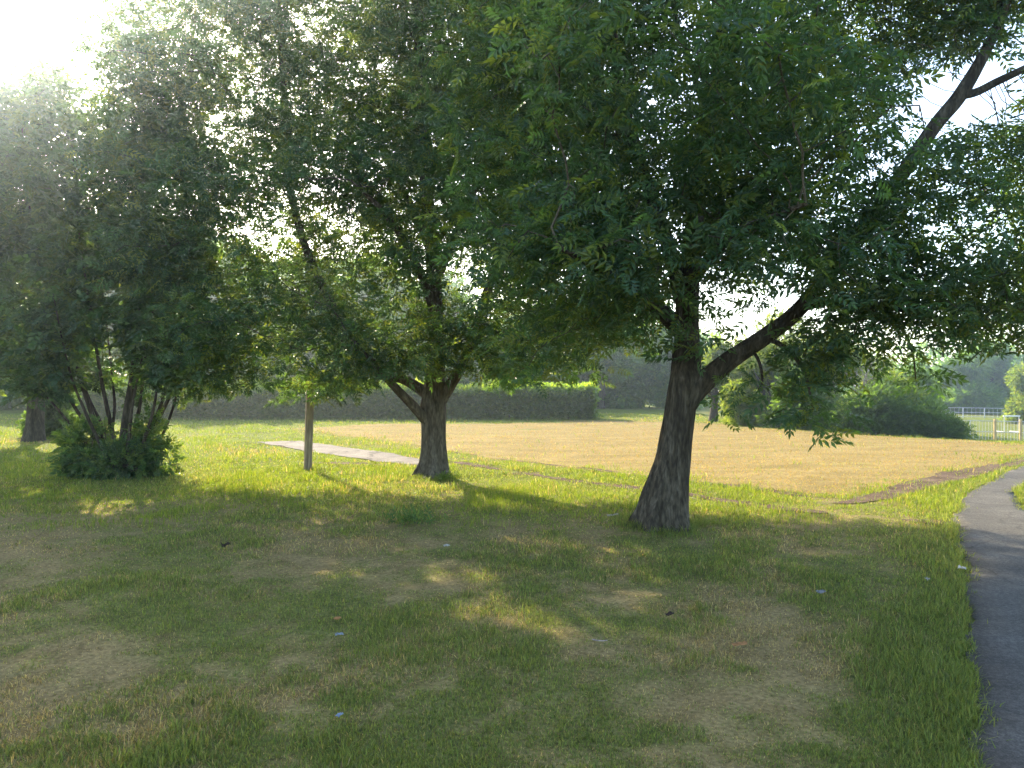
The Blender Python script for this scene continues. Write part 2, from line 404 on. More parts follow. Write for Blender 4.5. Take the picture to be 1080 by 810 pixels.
# ------------------------------------------------------------------ leaves
def ash_template(pairs=4):
    fs = []
    Lr = 1.0
    def leaflet(base, ang, ln, wd):
        d = np.array([math.cos(ang), math.sin(ang), 0]); s = np.array([-math.sin(ang), math.cos(ang), 0])
        b = np.array([base, 0, -.10 * base * base])
        return [b, b + d * ln * .45 + s * wd * .5 + (0, 0, .025), b + d * ln + (0, 0, -.07), b + d * ln * .45 - s * wd * .5 + (0, 0, .025)]
    for i in range(pairs):
        t = .30 + .65 * i / (pairs - 1)
        for sg in (-1, 1): fs.append(leaflet(t, sg * (1.05 - .12 * i), .40 - .03 * abs(i - 1.2), .135))
    fs.append(leaflet(1.0, 0, .42, .14))
    return np.array(fs)            # (k,4,3)

def simple_template(k=5, wd=.62):
    fs = []
    for i in range(k):
        t = .15 + .85 * i / (k - 1); ang = (-1) ** i * (.9 - .12 * i) if i < k - 1 else 0
        d = np.array([math.cos(ang), math.sin(ang), 0]); s = np.array([-math.sin(ang), math.cos(ang), 0])
        b = np.array([t, 0, -.12 * t * t]); ln = .48
        fs.append([b, b + d * ln * .5 + s * ln * wd * .5 + (0, 0, .03), b + d * ln + (0, 0, -.08), b + d * ln * .5 - s * ln * wd * .5 + (0, 0, .03)])
    return np.array(fs)

ASH, BROAD, CLUMP = ash_template(4), simple_template(6, .62), simple_template(4, .9)

def leaf_sprays(pos, direc, size, tmpl, palette, roll=.5, jitter=.18, g=None):
    g = g or rng
    n = len(pos); d = norm(direc)
    up = np.tile(np.array([0., 0, 1]), (n, 1)) + g.normal(0, roll, (n, 3))
    s = norm(np.cross(up, d)); u = np.cross(d, s)
    k = len(tmpl)
    T = tmpl.reshape(1, k * 4, 3) * np.asarray(size).reshape(-1, 1, 1)
    V = pos[:, None, :] + T[..., 0:1] * d[:, None] + T[..., 1:2] * s[:, None] + T[..., 2:3] * u[:, None]
    base = palette[g.integers(0, len(palette), n)] * g.uniform(1 - jitter, 1 + jitter * 1.4, (n, 1))
    C = np.repeat(base[:, None, :], k * 4, 1) * np.repeat(g.uniform(.85, 1.15, (n, k, 1)), 4, 1)
    V = V.reshape(-1, 3); q = np.arange(len(V)).reshape(-1, 4)
    return V, q, C.reshape(-1, 3)

# ------------------------------------------------------------------ trees
def tube(pts, rad, sides=14, bark=.0, flare=0.0, seed=0, n=7, furrow=0.0):
    c = smooth_line(pts, n); r = smooth_line([(a, 0) for a in rad], n)[:, 0]
    t = norm(np.gradient(c, axis=0)); ref = np.array([1., 0.13, 0]) if abs(t[0][0]) < .9 else np.array([0, 1., 0])
    V = []
    a = np.linspace(0, 2 * math.pi, sides, endpoint=False)
    for i in range(len(c)):
        ref = ref - t[i] * ref.dot(t[i]); ref /= np.linalg.norm(ref); b = np.cross(t[i], ref)
        rr = np.full(sides, r[i])
        ring0 = np.cos(a)[:, None] * ref + np.sin(a)[:, None] * b
        q = np.concatenate([ring0 * 3.2, np.full((sides, 1), c[i][2] * 1.1 + seed)], -1)
        if bark: rr = rr * (1 + bark * 2 * (fbm(q[:, [0, 1, 3]], 1.0, 3, seed) - .5))
        if furrow:
            fq = np.concatenate([ring0 * r[i] / .042, np.full((sides, 1), c[i][2] / .24)], -1)
            fq[:, :2] += (fbm(np.concatenate([ring0 * 2, np.full((sides, 1), c[i][2] * 3)], -1), 1.0, 2, seed + 40) - .5)[:, None] * 3
            rid = 1 - np.abs(2 * fbm(fq, 1.0, 2, seed + 60) - 1)
            rr = rr + furrow * (.5 - rid) * 1.6
        if flare:
            hgt = c[i][2] - c[0][2]
            fl = math.exp(-hgt / .28) * flare
            rr = rr * (1 + fl * (.55 + .45 * np.cos(a * 5 + seed)))
        V.append(c[i] + ring0 * rr[:, None])
    V = np.concatenate(V); m = len(c); i = np.arange(m - 1)[:, None] * sides; j = np.arange(sides)[None]
    q = np.stack([i + j, i + (j + 1) % sides, i + sides + (j + 1) % sides, i + sides + j], -1).reshape(-1, 4)
    caps = [np.arange(sides)[::-1][None], (np.arange(sides) + (m - 1) * sides)[None]]
    return V, q, caps

def tube_obj(name, pts, rad, mat, parent, off, **kw):
    V, q, caps = tube(pts, rad, **kw)
    return mesh_np(name, V - off, [q] + caps, mat, parent, smooth=True)

def colonize(limbs, attr, D=.25, dk=.42, di=2.6, iters=90, wob=.35, g=None):
    """limbs: list of (pts, sprout_from_fraction); returns nodes, parents(-1 for limb nodes)"""
    g = g or rng
    P = []; src = []
    for li, (pts, fr) in enumerate(limbs):
        c = smooth_line(pts, 6); c = c[int(len(c) * fr):]; P.extend(c); src.extend([li] * len(c))
    P = np.array(P); src = np.array(src); par = np.full(len(P), -1); nch = np.zeros(len(P), int); n0 = len(P)
    A = attr.copy()
    dd = np.linalg.norm(A[:, None] - P[None], axis=-1); near = dd.argmin(1); dist = dd.min(1)
    keep = dist > dk; A, near, dist = A[keep], near[keep], dist[keep]
    maxd = np.where(True, di, di)
    for it in range(iters):
        if not len(A): break
        act = dist < 6.0
        if not act.any(): break
        S = np.zeros((len(P), 3)); np.add.at(S, near[act], norm(A[act] - P[near[act]]))
        idx = np.unique(near[act]); idx = idx[nch[idx] < 4]
        if not len(idx): break
        dv = norm(norm(S[idx]) + g.normal(0, wob, (len(idx), 3)) * .6 + np.array((0, 0, .03)))
        new = P[idx] + dv * D
        base = len(P); P = np.concatenate([P, new]); par = np.concatenate([par, idx]); src = np.concatenate([src, src[idx]]); nch[idx] += 1
        nch = np.concatenate([nch, np.zeros(len(new), int)])
        d2 = np.linalg.norm(A[:, None] - new[None], axis=-1); m = d2.min(1); k = d2.argmin(1)
        b = m < dist; dist[b] = m[b]; near[b] = base + k[b]
        keep = dist > dk; A, near, dist = A[keep], near[keep], dist[keep]
    return P, par, n0, src

def branch_mesh(P, par, n0, rtip=.0045, expo=.46, rmax=.075):
    n = len(P); tips = np.zeros(n)
    has = np.zeros(n, bool); has[par[par >= 0]] = True
    tips[~has] = 1
    for i in range(n - 1, n0 - 1, -1):
        if par[i] >= 0: tips[par[i]] += tips[i]
    r = np.minimum(rtip * np.maximum(tips, 1) ** expo, rmax)
    e = np.arange(n0, n); a, b = P[par[e]], P[e]
    ra = np.minimum(r[par[e]], r[e] * 1.25); rb = r[e]
    t = norm(b - a); ref = np.where(np.abs(t[:, 2:3]) < .9, np.array([[0, 0, 1.]]), np.array([[1., 0, 0]]))
    s = norm(np.cross(t, ref)); u = np.cross(t, s)
    k = 5; an = np.linspace(0, 2 * math.pi, k, endpoint=False)
    ring = np.cos(an)[None, :, None] * s[:, None] + np.sin(an)[None, :, None] * u[:, None]
    b2 = b + t * (rb * .6)[:, None]
    V = np.concatenate([a[:, None] + ring * ra[:, None, None], b2[:, None] + ring * rb[:, None, None]], 1)
    base = (np.arange(len(e)) * 2 * k)[:, None, None]; j = np.arange(k)
    q = base + np.stack([j, (j + 1) % k, k + (j + 1) % k, k + j], -1)[None]
    return V.reshape(-1, 3), q.reshape(-1, 4), tips, r

def clump_points(clumps, dens, seed, gap=.42, gscale=.55, g=None):
    g = g or rng
    out = []
    for c, (rx, ry, rz) in clumps:
        n = max(8, int(4.19 * rx * ry * rz * dens))
        v = norm(g.normal(0, 1, (n, 3))) * (g.uniform(.0, 1, (n, 1)) ** .42)
        out.append(np.asarray(c) + v * (rx, ry, rz))
    p = np.concatenate(out)
    return p[fbm(p, gscale, 2, seed) > gap]

ASH_PAL = np.array([(.040, .086, .048), (.047, .098, .047), (.034, .076, .048), (.064, .106, .040), (.043, .092, .056), (.085, .125, .038), (.040, .086, .050)])
BROAD_PAL = np.array([(.042, .086, .046), (.050, .096, .044), (.037, .077, .046), (.066, .106, .038)])

SHX = [-30, -14, -10, -8, -5.5, -3, -1.3, 0, 1.7, 2.6, 5, 8]; SHY = [30, 26, 21, 14.2, 13.0, 12.3, 11.6, 10.6, 9.5, 9.2, 8.9, 8.6]
def reaches_lawn(p):
    """crowns are open on the side where low sun gets under them on to the lawn"""
    L = p[:, 2] / math.tan(SUN_EL)
    gx = p[:, 0] - L * math.sin(SUN_AZ); gy = p[:, 1] - L * math.cos(SUN_AZ)
    out = gy > np.interp(gx, SHX, SHY) + (fbm(p, 1.1, 2, 91) - .5) * 1.6
    wob = (fbm(np.stack([gx, gy], -1), 3.0, 2, 19) - .5) * 1.3     # gaps that let the sun dapple the lawn
    for fx, fy, rx, ry in GAPS:
        out |= ( ((gx - fx) / rx) ** 2 + ((gy - fy) / ry) ** 2 + wob < 1)
    return out
GAPS = [(*G(px, py), rx * .0098, ry * .0102) for px, py, rx, ry in (
    (583, 576, 34, 26), (572, 588, 34, 16), (685, 584, 30, 34), (532, 609, 30, 34), (440, 616, 17, 20), (352, 606, 34, 26), (383, 575, 24, 18), (669, 632, 34, 30), (595, 640, 15, 20),
    (583, 668, 24, 20), (532, 645, 22, 24), (552, 657, 22, 18), (767, 600, 26, 20), (708, 673, 13, 16), (626, 665, 24, 16), (481, 604, 32, 22), (505, 632, 20, 18), (700, 612, 22, 20), (440, 580, 30, 20),
    (300, 560, 30, 20), (230, 530, 30, 22), (640, 600, 20, 16), (880, 588, 30, 24), (1035, 592, 40, 12), (1055, 610, 36, 10), (1045, 580, 30, 10), (250, 650, 20, 22), (780, 640, 18, 16), (400, 640, 16, 14))]

def build_tree(name, label, cat, base, trunk, trad, limbs, clumps, tmpl, leafmat, pal, dens=5.5, per=9, size=.25, seed=0, D=.24, dk=.42,
               bark='bark', trunk_from=.75, spread=.20, droop=-.25, gap=.40, flare=.5, sides=18, leaf_tips=3, group=None, cull_top=None, forbid=None, extra_pts=None, furrow=0.0, tn=7):
    g = np.random.default_rng(seed)
    off = np.array((base[0], base[1], float(height(base[0], base[1]))))
    root = empty(name, off, label, cat, group)
    wood = [('trunk', tube(trunk, trad, sides=sides, bark=.10, flare=flare, seed=seed, furrow=furrow, n=tn))]
    ll = [(trunk, trunk_from)]
    for pts, rad in limbs:
        wood.append(('limb', tube(pts, rad, sides=11, bark=.08, seed=seed + 3)))
        ll.append((pts, .25))
    att = clump_points(clumps, dens, seed, gap, g=g)
    if extra_pts is not None: att = np.concatenate([att, extra_pts])
    if forbid is not None: att = att[~forbid(att)]
    att = att[~reaches_lawn(att)]
    P, par, n0, src = colonize(ll, att, D, dk, g=g)
    V, q, tips, r = branch_mesh(P, par, n0)
    V = V.reshape(-1, 10, 3); q0 = q[:5]
    for li, (nm, (tv, tq, caps)) in enumerate(wood):      # a limb and the twigs that grow from it are one piece of wood
        m = src[n0:] == li; v = V[m]
        qq = (q0[None] + (np.arange(len(v)) * 10)[:, None, None]).reshape(-1, 4) + len(tv)
        ob = mesh_np(nm, np.concatenate([tv, v.reshape(-1, 3)]) - off, [np.concatenate([tq, qq])] + caps, M[bark], root, smooth=True)
        ob.data.materials.append(M['twig'])
        mi = np.zeros(len(ob.data.polygons), np.int32); mi[len(tq):len(tq) + len(qq)] = 1
        ob.data.polygons.foreach_set('material_index', mi)
    e = np.arange(n0, len(P)); e = e[tips[e] <= leaf_tips]
    if forbid is not None: e = e[~forbid(P[e])]
    dirn = norm(P[e] - P[par[e]])
    rep = per
    pos = np.repeat(P[e], rep, 0) + np.clip(g.normal(0, 1, (len(e) * rep, 3)), -1.5, 1.5) * spread * np.where(P[e][:, 2] < 1.9, .55, 1.0).repeat(rep)[:, None]
    if extra_pts is not None: pos = np.concatenate([pos, np.repeat(extra_pts, 2, 0) + g.normal(0, .06, (len(extra_pts) * 2, 3))])
    if True:
        pos = pos[(fbm(pos, 1.6, 2, seed + 9) > .30) | (pos[:, 2] < 1.9)]
        pos = pos[~reaches_lawn(pos)]
        if forbid is not None: pos = pos[~forbid(pos)]
        dn = np.tile(np.zeros(3), (len(pos), 1))
    dd = norm(g.normal(0, 1, (len(pos), 3)) * (1, 1, .45)) + np.array((0, 0, droop))
    sz = size * g.uniform(.55, 1.35, len(pos))
    Vl, ql, Cl = leaf_sprays(pos, dd, sz, tmpl, pal, .6, .26, g=g)
    mesh_np('crown', Vl - off, [ql], leafmat, root, Cl)
    print(name, 'nodes', len(P), 'sprays', len(pos), 'leaves', len(ql))
    return root

def m2(*a): return [np.array(v, float) for v in a]

# --- large leaning tree on the right
yr = 8.6
b = G(699, 559)
trunk = m2(W(698, 566, yr), W(699, 552, yr), W(703.5, 520, yr), W(708.5, 490, yr), W(713, 460, yr), W(718, 428, yr), W(722, 404, yr), W(724, 380, yr + .05), W(725, 340, yr + .1), W(728, 280, yr + .2), W(737, 200, yr + .3), W(750, 120, yr + .3), W(761, 40, yr + .2), W(768, -60, yr), W(772, -180, yr), W(775, -290, yr))
k = yr / F
trad = [27 * k, 26 * k, 22.5 * k, 19.5 * k, 17.5 * k, 16.3 * k, 16.6 * k, 15 * k, 12 * k, 11 * k, 9.5 * k, 8.3 * k, 7 * k, 5.5 * k, 4 * k, 1.5 * k]
limbs = [
    (m2(W(721, 425, yr), W(733, 411, yr - .02), W(752, 394, yr - .05), W(775, 376, yr - .1), W(808, 354, yr - .15), W(843, 326, yr - .2), W(890, 268, yr - .3), W(940, 200, yr - .4), W(985, 134, yr - .4), W(1014, 98, yr - .4), W(1046, 41, yr - .4), W(1068, -20, yr - .3), W(1085, -110, yr - .2)),
     [15 * k, 13 * k, 11 * k, 9.7 * k, 8.8 * k, 8 * k, 7.5 * k, 7 * k, 7 * k, 7 * k, 5 * k, 4 * k, 1.5 * k]),
    (m2(W(1012, 101, yr - .4), W(1030, 97, yr - .45), W(1052, 86, yr - .5), W(1085, 70, yr - .7), W(1140, 40, yr - .9)), [4.5 * k, 4 * k, 3.8 * k, 3.2 * k, 1.2 * k]),
    (m2(W(724, 330, yr + .1), W(705, 260, yr + .3), W(678, 180, yr + .5), W(655, 100, yr + .7), W(646, 30, yr + .8), W(640, -40, yr + .8), W(630, -150, yr + .8)), [9 * k, 8 * k, 7 * k, 6 * k, 5.5 * k, 4.6 * k, 1.5 * k]),
    (m2(W(649, 55, yr + .8), W(630, 38, yr + .75), W(610, 18, yr + .7), W(590, -15, yr + .5), W(560, -60, yr + .4)), [4 * k, 3.4 * k, 3 * k, 2.5 * k, 1 * k]),
    (m2(W(746, 150, yr + .3), W(738, 100, yr + .1), W(728, 65, yr), W(716, 30, yr - .2), W(700, -30, yr - .5)), [3.4 * k, 3 * k, 2.7 * k, 2.3 * k, 1 * k]),
    (m2(W(724, 360, yr), W(690, 325, yr - .5), W(645, 290, yr - 1.1), W(590, 262, yr - 1.7)), [6 * k, 5 * k, 4 * k, 1.5 * k]),
    (m2(W(727, 300, yr), W(760, 260, yr - .8), W(800, 235, yr - 1.6), W(850, 215, yr - 2.4)), [6 * k, 5 * k, 4 * k, 1.5 * k]),
    (m2(W(725, 345, yr), W(690, 318, yr + .8), W(650, 280, yr + 1.6), W(600, 240, yr + 2.2)), [6 * k, 5 * k, 4 * k, 1.5 * k]),
    (m2(W(843, 326, yr - .2), W(880, 318, yr - .3), W(930, 322, yr - .5), W(985, 335, yr - .6), W(1040, 345, yr - .7)), [4 * k, 3.5 * k, 3 * k, 2.2 * k, 1 * k]),
    (m2(W(808, 356, yr - .15), W(830, 368, yr - .3), W(848, 392, yr - .5), W(858, 432, yr - .6)), [3 * k, 2.4 * k, 1.8 * k, 1 * k]),
    (m2(W(790, 366, yr - .1), W(800, 380, yr - .2), W(804, 402, yr - .35), W(797, 416, yr - .4)), [2.0 * k, 1.6 * k, 1.2 * k, .7 * k]),
    (m2(W(930, 322, yr - .5), W(950, 345, yr - .4), W(962, 370, yr - .3), W(966, 400, yr - .2)), [1.8 * k, 1.5 * k, 1.1 * k, .7 * k]),
    (m2(W(730, 260, yr + .2), W(770, 215, yr + 1.0), W(820, 170, yr + 1.9), W(870, 120, yr + 2.5)), [6 * k, 5 * k, 4 * k, 1.5 * k]),
]
cl = []
def C(px, py, y, rx, ry, rz): cl.append((W(px, py, y), (rx, ry, rz)))
C(560, 335, 8.2, 1.0, .9, .55); C(630, 340, 7.8, .9, .9, .50); C(690, 330, 7.4, .7, .6, .5); C(600, 250, 8.0, 1.3, 1.2, .7)
C(560, 180, 8.8, 1.3, 1.3, .9); C(680, 240, 7.0, 1.2, .9, .65); C(780, 260, 6.8, 1.0, .8, .6); C(780, 330, 7.2, .6, .6, .40)
C(860, 250, 6.9, 1.1, .9, .65); C(930, 280, 7.2, .9, .9, .6); C(1000, 270, 7.3, .9, .9, .55); C(1060, 250, 7.3, .9, .9, .6)
C(850, 318, 7.6, .7, .7, .32); C(930, 315, 7.8, .7, .7, .30); C(1010, 325, 7.8, .8, .7, .35); C(1085, 310, 7.8, .8, .8, .5)
SOLID = [(W(px, py, y), r) for px, py, y, r in ((858, 432, 8.0, (.36, .3, .17)), (862, 446, 7.95, (.16, .2, .12)), (846, 408, 8.1, (.36, .3, .2)), (798, 402, 8.2, (.24, .25, .2)), (770, 425, 8.3, (.10, .12, .12)),
         (905, 368, 8.2, (.30, .3, .14)), (966, 385, 8.3, (.16, .2, .28)), (985, 398, 8.3, (.12, .15, .14)), (880, 390, 8.1, (.2, .2, .14)), (800, 372, 8.3, (.3, .3, .14)), (1050, 352, 7.9, (.3, .3, .14)))]
EXTRA_R = clump_points(SOLID, 230, 3, 0.38, 2.6)
C(660, 150, 8.2, 1.1, 1.1, .8); C(640, 40, 9.0, 1.6, 1.3, .9); C(740, 170, 9.2, 1.1, 1.1, .8); C(830, 150, 8.6, 1.2, 1.1, .7); C(850, 60, 9.2, 1.4, 1.3, .8)
C(930, 40, 8.8, 1.1, 1.1, .7); C(900, 150, 8.2, .9, .9, .6); C(1075, 170, 8.0, .6, .8, .5); C(1010, 200, 8.6, .8, .9, .4); C(1030, -10, 8.6, 1.2, 1.2, .5)
C(520, 60, 9.2, 1.2, 1.3, 1.0); C(640, 320, 9.8, 1.0, 1.0, .55); C(560, 290, 10.2, 1.0, .9, .6); C(740, 60, 9.4, 1.2, 1.2, 1.0)
C(640, -120, 9.0, 2.0, 2.2, 1.3); C(780, -130, 8.6, 2.2, 2.4, 1.4); C(940, -120, 8.4, 2.0, 2.2, 1.2); C(1090, -100, 8.2, 1.6, 1.8, 1.0); C(740, -260, 8.6, 2.4, 2.4, 1.2); C(900, -240, 8.4, 2, 2, 1.2)
C(1150, 120, 7.8, .9, 1.2, .9); C(1170, 280, 7.8, .9, 1.1, .7); C(740, 280, 10.6, 1.2, 1.0, .5); C(850, 250, 10.4, 1.1, 1.0, .5)
C(600, 380, 8.2, .7, .6, .26); C(650, 388, 7.9, .6, .5, .24); C(680, 380, 7.4, .4, .4, .22); C(555, 385, 9.0, .7, .6, .26); C(700, 352, 7.2, .5, .5, .25); C(520, 360, 9.6, .7, .7, .35); C(780, 350, 7.6, .5, .5, .25); C(880, 335, 7.4, .6, .6, .2); C(1040, 340, 7.6, .6, .6, .2)
C(700, 60, 6.2, 1.4, 1.0, .6); C(880, 80, 6.2, 1.4, 1.0, .6); C(1000, 130, 6.4, .5, .8, .3)
gg = np.random.default_rng(77)
C(722, 345, 7.9, .45, .4, .25); C(735, 300, 7.8, .5, .4, .3); C(765, 318, 8.95, .4, .3, .28); C(700, 300, 7.9, .5, .4, .3); C(790, 300, 8.9, .5, .4, .3)
for px in range(545, 1120, 62):
    for py in range(-50, 350, 58):
        if 950 < px < 1110 and 55 < py < 130: continue
        C(px + gg.uniform(-22, 22), py + gg.uniform(-20, 20), 8.3 + gg.uniform(-1.3, 1.0), .55, .55, .38)
def forbid_r(p):
    px = CX + p[:, 0] * F / p[:, 1]; py = CY - (p[:, 2] - EYE) * F / p[:, 1]
    f = (px > 955) & (px < 1100) & (py > 62) & (py < 125)
    f |= (px > 690) & (px < 765) & (py > 385)
    f |= (line_dist(px, py, np.array([(722, 412), (752, 394), (775, 376), (808, 354), (843, 326)])) < 15) & (p[:, 1] < 8.75)
    f |= (py > 362) & (px > 735) & (px < 960) & (p[:, 1] < 7.6)
    return f
RT = build_tree('ash_tree', 'large leaning ash tree on a thick bare trunk beside the asphalt path', 'tree', b, trunk, trad, limbs, cl, ASH, M['leaf'], ASH_PAL, extra_pts=EXTRA_R,
                dens=11.0, per=15, size=.215, seed=5, D=.20, dk=.30, trunk_from=.55, forbid=forbid_r, furrow=.022, tn=26, sides=84, flare=.6, gap=.385, leaf_tips=4)

# --- middle tree
ym = 13.4; k = ym / F
b = G(457, 503)
trunk = m2(W(455, 508, ym), W(456, 500, ym), W(457, 485, ym), W(457, 465, ym), W(457, 447, ym), W(457, 431, ym), W(458, 415, ym), W(459, 395, ym), W(460, 350, ym + .1), W(457, 280, ym + .1), W(450, 200, ym), W(446, 110, ym), W(440, 20, ym), W(436, -70, ym), W(432, -160, ym))
trad = [17 * k, 16 * k, 13.6 * k, 12.9 * k, 13 * k, 14 * k, 12.5 * k, 10.5 * k, 9 * k, 8 * k, 7 * k, 6 * k, 4.5 * k, 3 * k, 1 * k]
limbs = [
    (m2(W(452, 445, ym - .05), W(443, 436, ym - .15), W(434, 426, ym - .25), W(425, 417, ym - .35), W(410, 401, ym - .5), W(392, 380, ym - .8), W(365, 350, ym - 1.2)), [7 * k, 5.5 * k, 5 * k, 4.6 * k, 4 * k, 3 * k, 1.2 * k]),
    (m2(W(454, 418, ym), W(443, 410, ym + .05), W(425, 400, ym + .1), W(392, 389, ym + .2), W(355, 330, ym + .3), W(322, 260, ym + .4), W(305, 190, ym + .4), W(300, 110, ym + .4), W(296, 30, ym + .4), W(290, -60, ym + .4)), [7 * k, 6 * k, 5.2 * k, 4.8 * k, 4.6 * k, 4.4 * k, 4 * k, 3.6 * k, 3 * k, 1 * k]),
    (m2(W(462, 425, ym), W(471, 412, ym), W(482, 394, ym - .05), W(492, 374, ym - .1), W(510, 320, ym - .2), W(530, 240, ym - .3), W(528, 150, ym - .3), W(526, 60, ym - .2), W(520, -60, ym)), [8 * k, 6.5 * k, 6 * k, 5.6 * k, 5 * k, 4 * k, 3 * k, 2.4 * k, 1 * k]),
    (m2(W(459, 330, ym), W(440, 280, ym - .8), W(410, 230, ym - 1.6), W(370, 190, ym - 2.3)), [5 * k, 4 * k, 3 * k, 1 * k]),
    (m2(W(458, 300, ym), W(480, 250, ym - .9), W(500, 200, ym - 1.7), W(540, 150, ym - 2.4)), [5 * k, 4 * k, 3 * k, 1 * k]),
    (m2(W(457, 270, ym), W(430, 210, ym + .9), W(400, 150, ym + 1.7), W(370, 90, ym + 2.3)), [5 * k, 4 * k, 3 * k, 1 * k]),
]
cl = []
C(300, 380, 12.6, .9, .8, .42); C(345, 385, 12.2, .7, .7, .35); C(400, 345, 12.2, 1.0, .9, .55); C(250, 370, 13.0, .9, .8, .55); C(205, 385, 13.6, .7, .7, .6)
C(470, 340, 11.8, 1.0, .8, .55); C(530, 355, 12.4, .9, .9, .55); C(570, 375, 12.6, .7, .7, .35); C(600, 378, 13.6, .5, .5, .3)
C(330, 310, 12.0, 1.2, 1.0, .8); C(420, 270, 11.6, 1.2, 1.0, .8); C(510, 270, 11.6, 1.2, 1.0, .8); C(590, 300, 13.2, 1.2, 1.1, .9)
C(260, 260, 13.0, 1.3, 1.2, 1.0); C(350, 200, 12.0, 1.4, 1.2, 1.0); C(450, 180, 11.8, 1.4, 1.2, 1.0); C(540, 170, 12.6, 1.3, 1.2, 1.0); C(620, 180, 13.6, 1.4, 1.2, 1.1)
C(220, 150, 13.4, 1.5, 1.4, 1.2); C(310, 100, 13.0, 1.5, 1.4, 1.2); C(410, 70, 12.6, 1.6, 1.4, 1.2); C(500, 80, 12.8, 1.5, 1.4, 1.2); C(210, 50, 13.6, 1.3, 1.3, 1.0)
C(280, 0, 13.6, 1.8, 1.6, 1.2); C(380, -40, 13.4, 2, 2, 1.3); C(500, -40, 13.4, 2, 2, 1.3); C(190, -20, 14.0, 1.2, 1.2, .9); C(600, 60, 13.6, 1.5, 1.4, 1.2)
C(420, -150, 13.4, 2.6, 2.4, 1.4); C(290, -110, 13.6, 2.0, 2.0, 1.2); C(560, -120, 13.4, 2.2, 2.2, 1.4)
C(350, 345, 12.2, .9, .8, .6); C(318, 295, 12.2, .9, .8, .7); C(375, 372, 12.3, .7, .7, .4); C(280, 330, 12.4, .9, .8, .6); C(230, 320, 13.0, 1.0, .9, .8); C(215, 220, 13.2, 1.2, 1.1, .9); C(165, 80, 13.6, 1.0, 1.1, 1.0); C(270, 200, 12.8, 1.1, 1.0, .9)
C(240, 405, 13.2, .8, .8, .3); C(300, 405, 12.8, .8, .8, .26); C(355, 402, 12.6, .5, .6, .22); C(190, 130, 13.8, 1.1, 1.1, .9); C(150, 20, 14, .9, 1, .8); C(240, 70, 13.0, 1.2, 1.1, 1.0)
C(440, 260, 14.8, 1.6, 1.2, .9); C(340, 250, 14.8, 1.6, 1.2, 1.0); C(540, 240, 14.8, 1.6, 1.2, .9); C(400, 130, 15.2, 2, 1.4, 1.2); C(520, 120, 15.2, 1.8, 1.4, 1.2)
C(457, 362, 12.7, .5, .4, .3); C(448, 325, 12.6, .6, .5, .4); C(470, 285, 12.5, .7, .6, .5); C(480, 300, 14.0, .8, .6, .6); C(395, 285, 12.6, .8, .8, .6); C(475, 285, 12.4, .8, .8, .6); C(350, 300, 12.4, .8, .7, .5); C(430, 320, 12.6, .6, .7, .4); C(500, 320, 12.4, .7, .7, .5)
for px in range(150, 640, 52):
    for py in range(-50, 385, 50):
        C(px + gg.uniform(-20, 20), py + gg.uniform(-18, 18), 12.9 + gg.uniform(-1.2, 1.4), .80, .8, .58)
C(400, 388, 12.6, .5, .6, .22); C(440, 372, 12.5, .5, .5, .25); C(490, 385, 12.6, .6, .6, .24); C(530, 398, 12.8, .6, .6, .20); C(575, 400, 13.2, .6, .6, .18)
def forbid_m(p):
    px = CX + p[:, 0] * F / p[:, 1]; py = CY - (p[:, 2] - EYE) * F / p[:, 1]
    f = (px > 408) & (px < 500) & (py > 392)
    return f
MT = build_tree('ash_tree', 'mid-sized tree with straight burled trunk forking low, beside the pale concrete strip', 'tree', b, trunk, trad, limbs, cl, ASH, M['leaf'], ASH_PAL * np.array((1.05, 1.05, 1.0)),
                dens=6.5, per=24, size=.225, seed=8, D=.24, dk=.35, trunk_from=.50, forbid=forbid_m, furrow=.016, tn=20, sides=64, flare=.6, gap=.36, bark='bark_pale', spread=.26, leaf_tips=4)

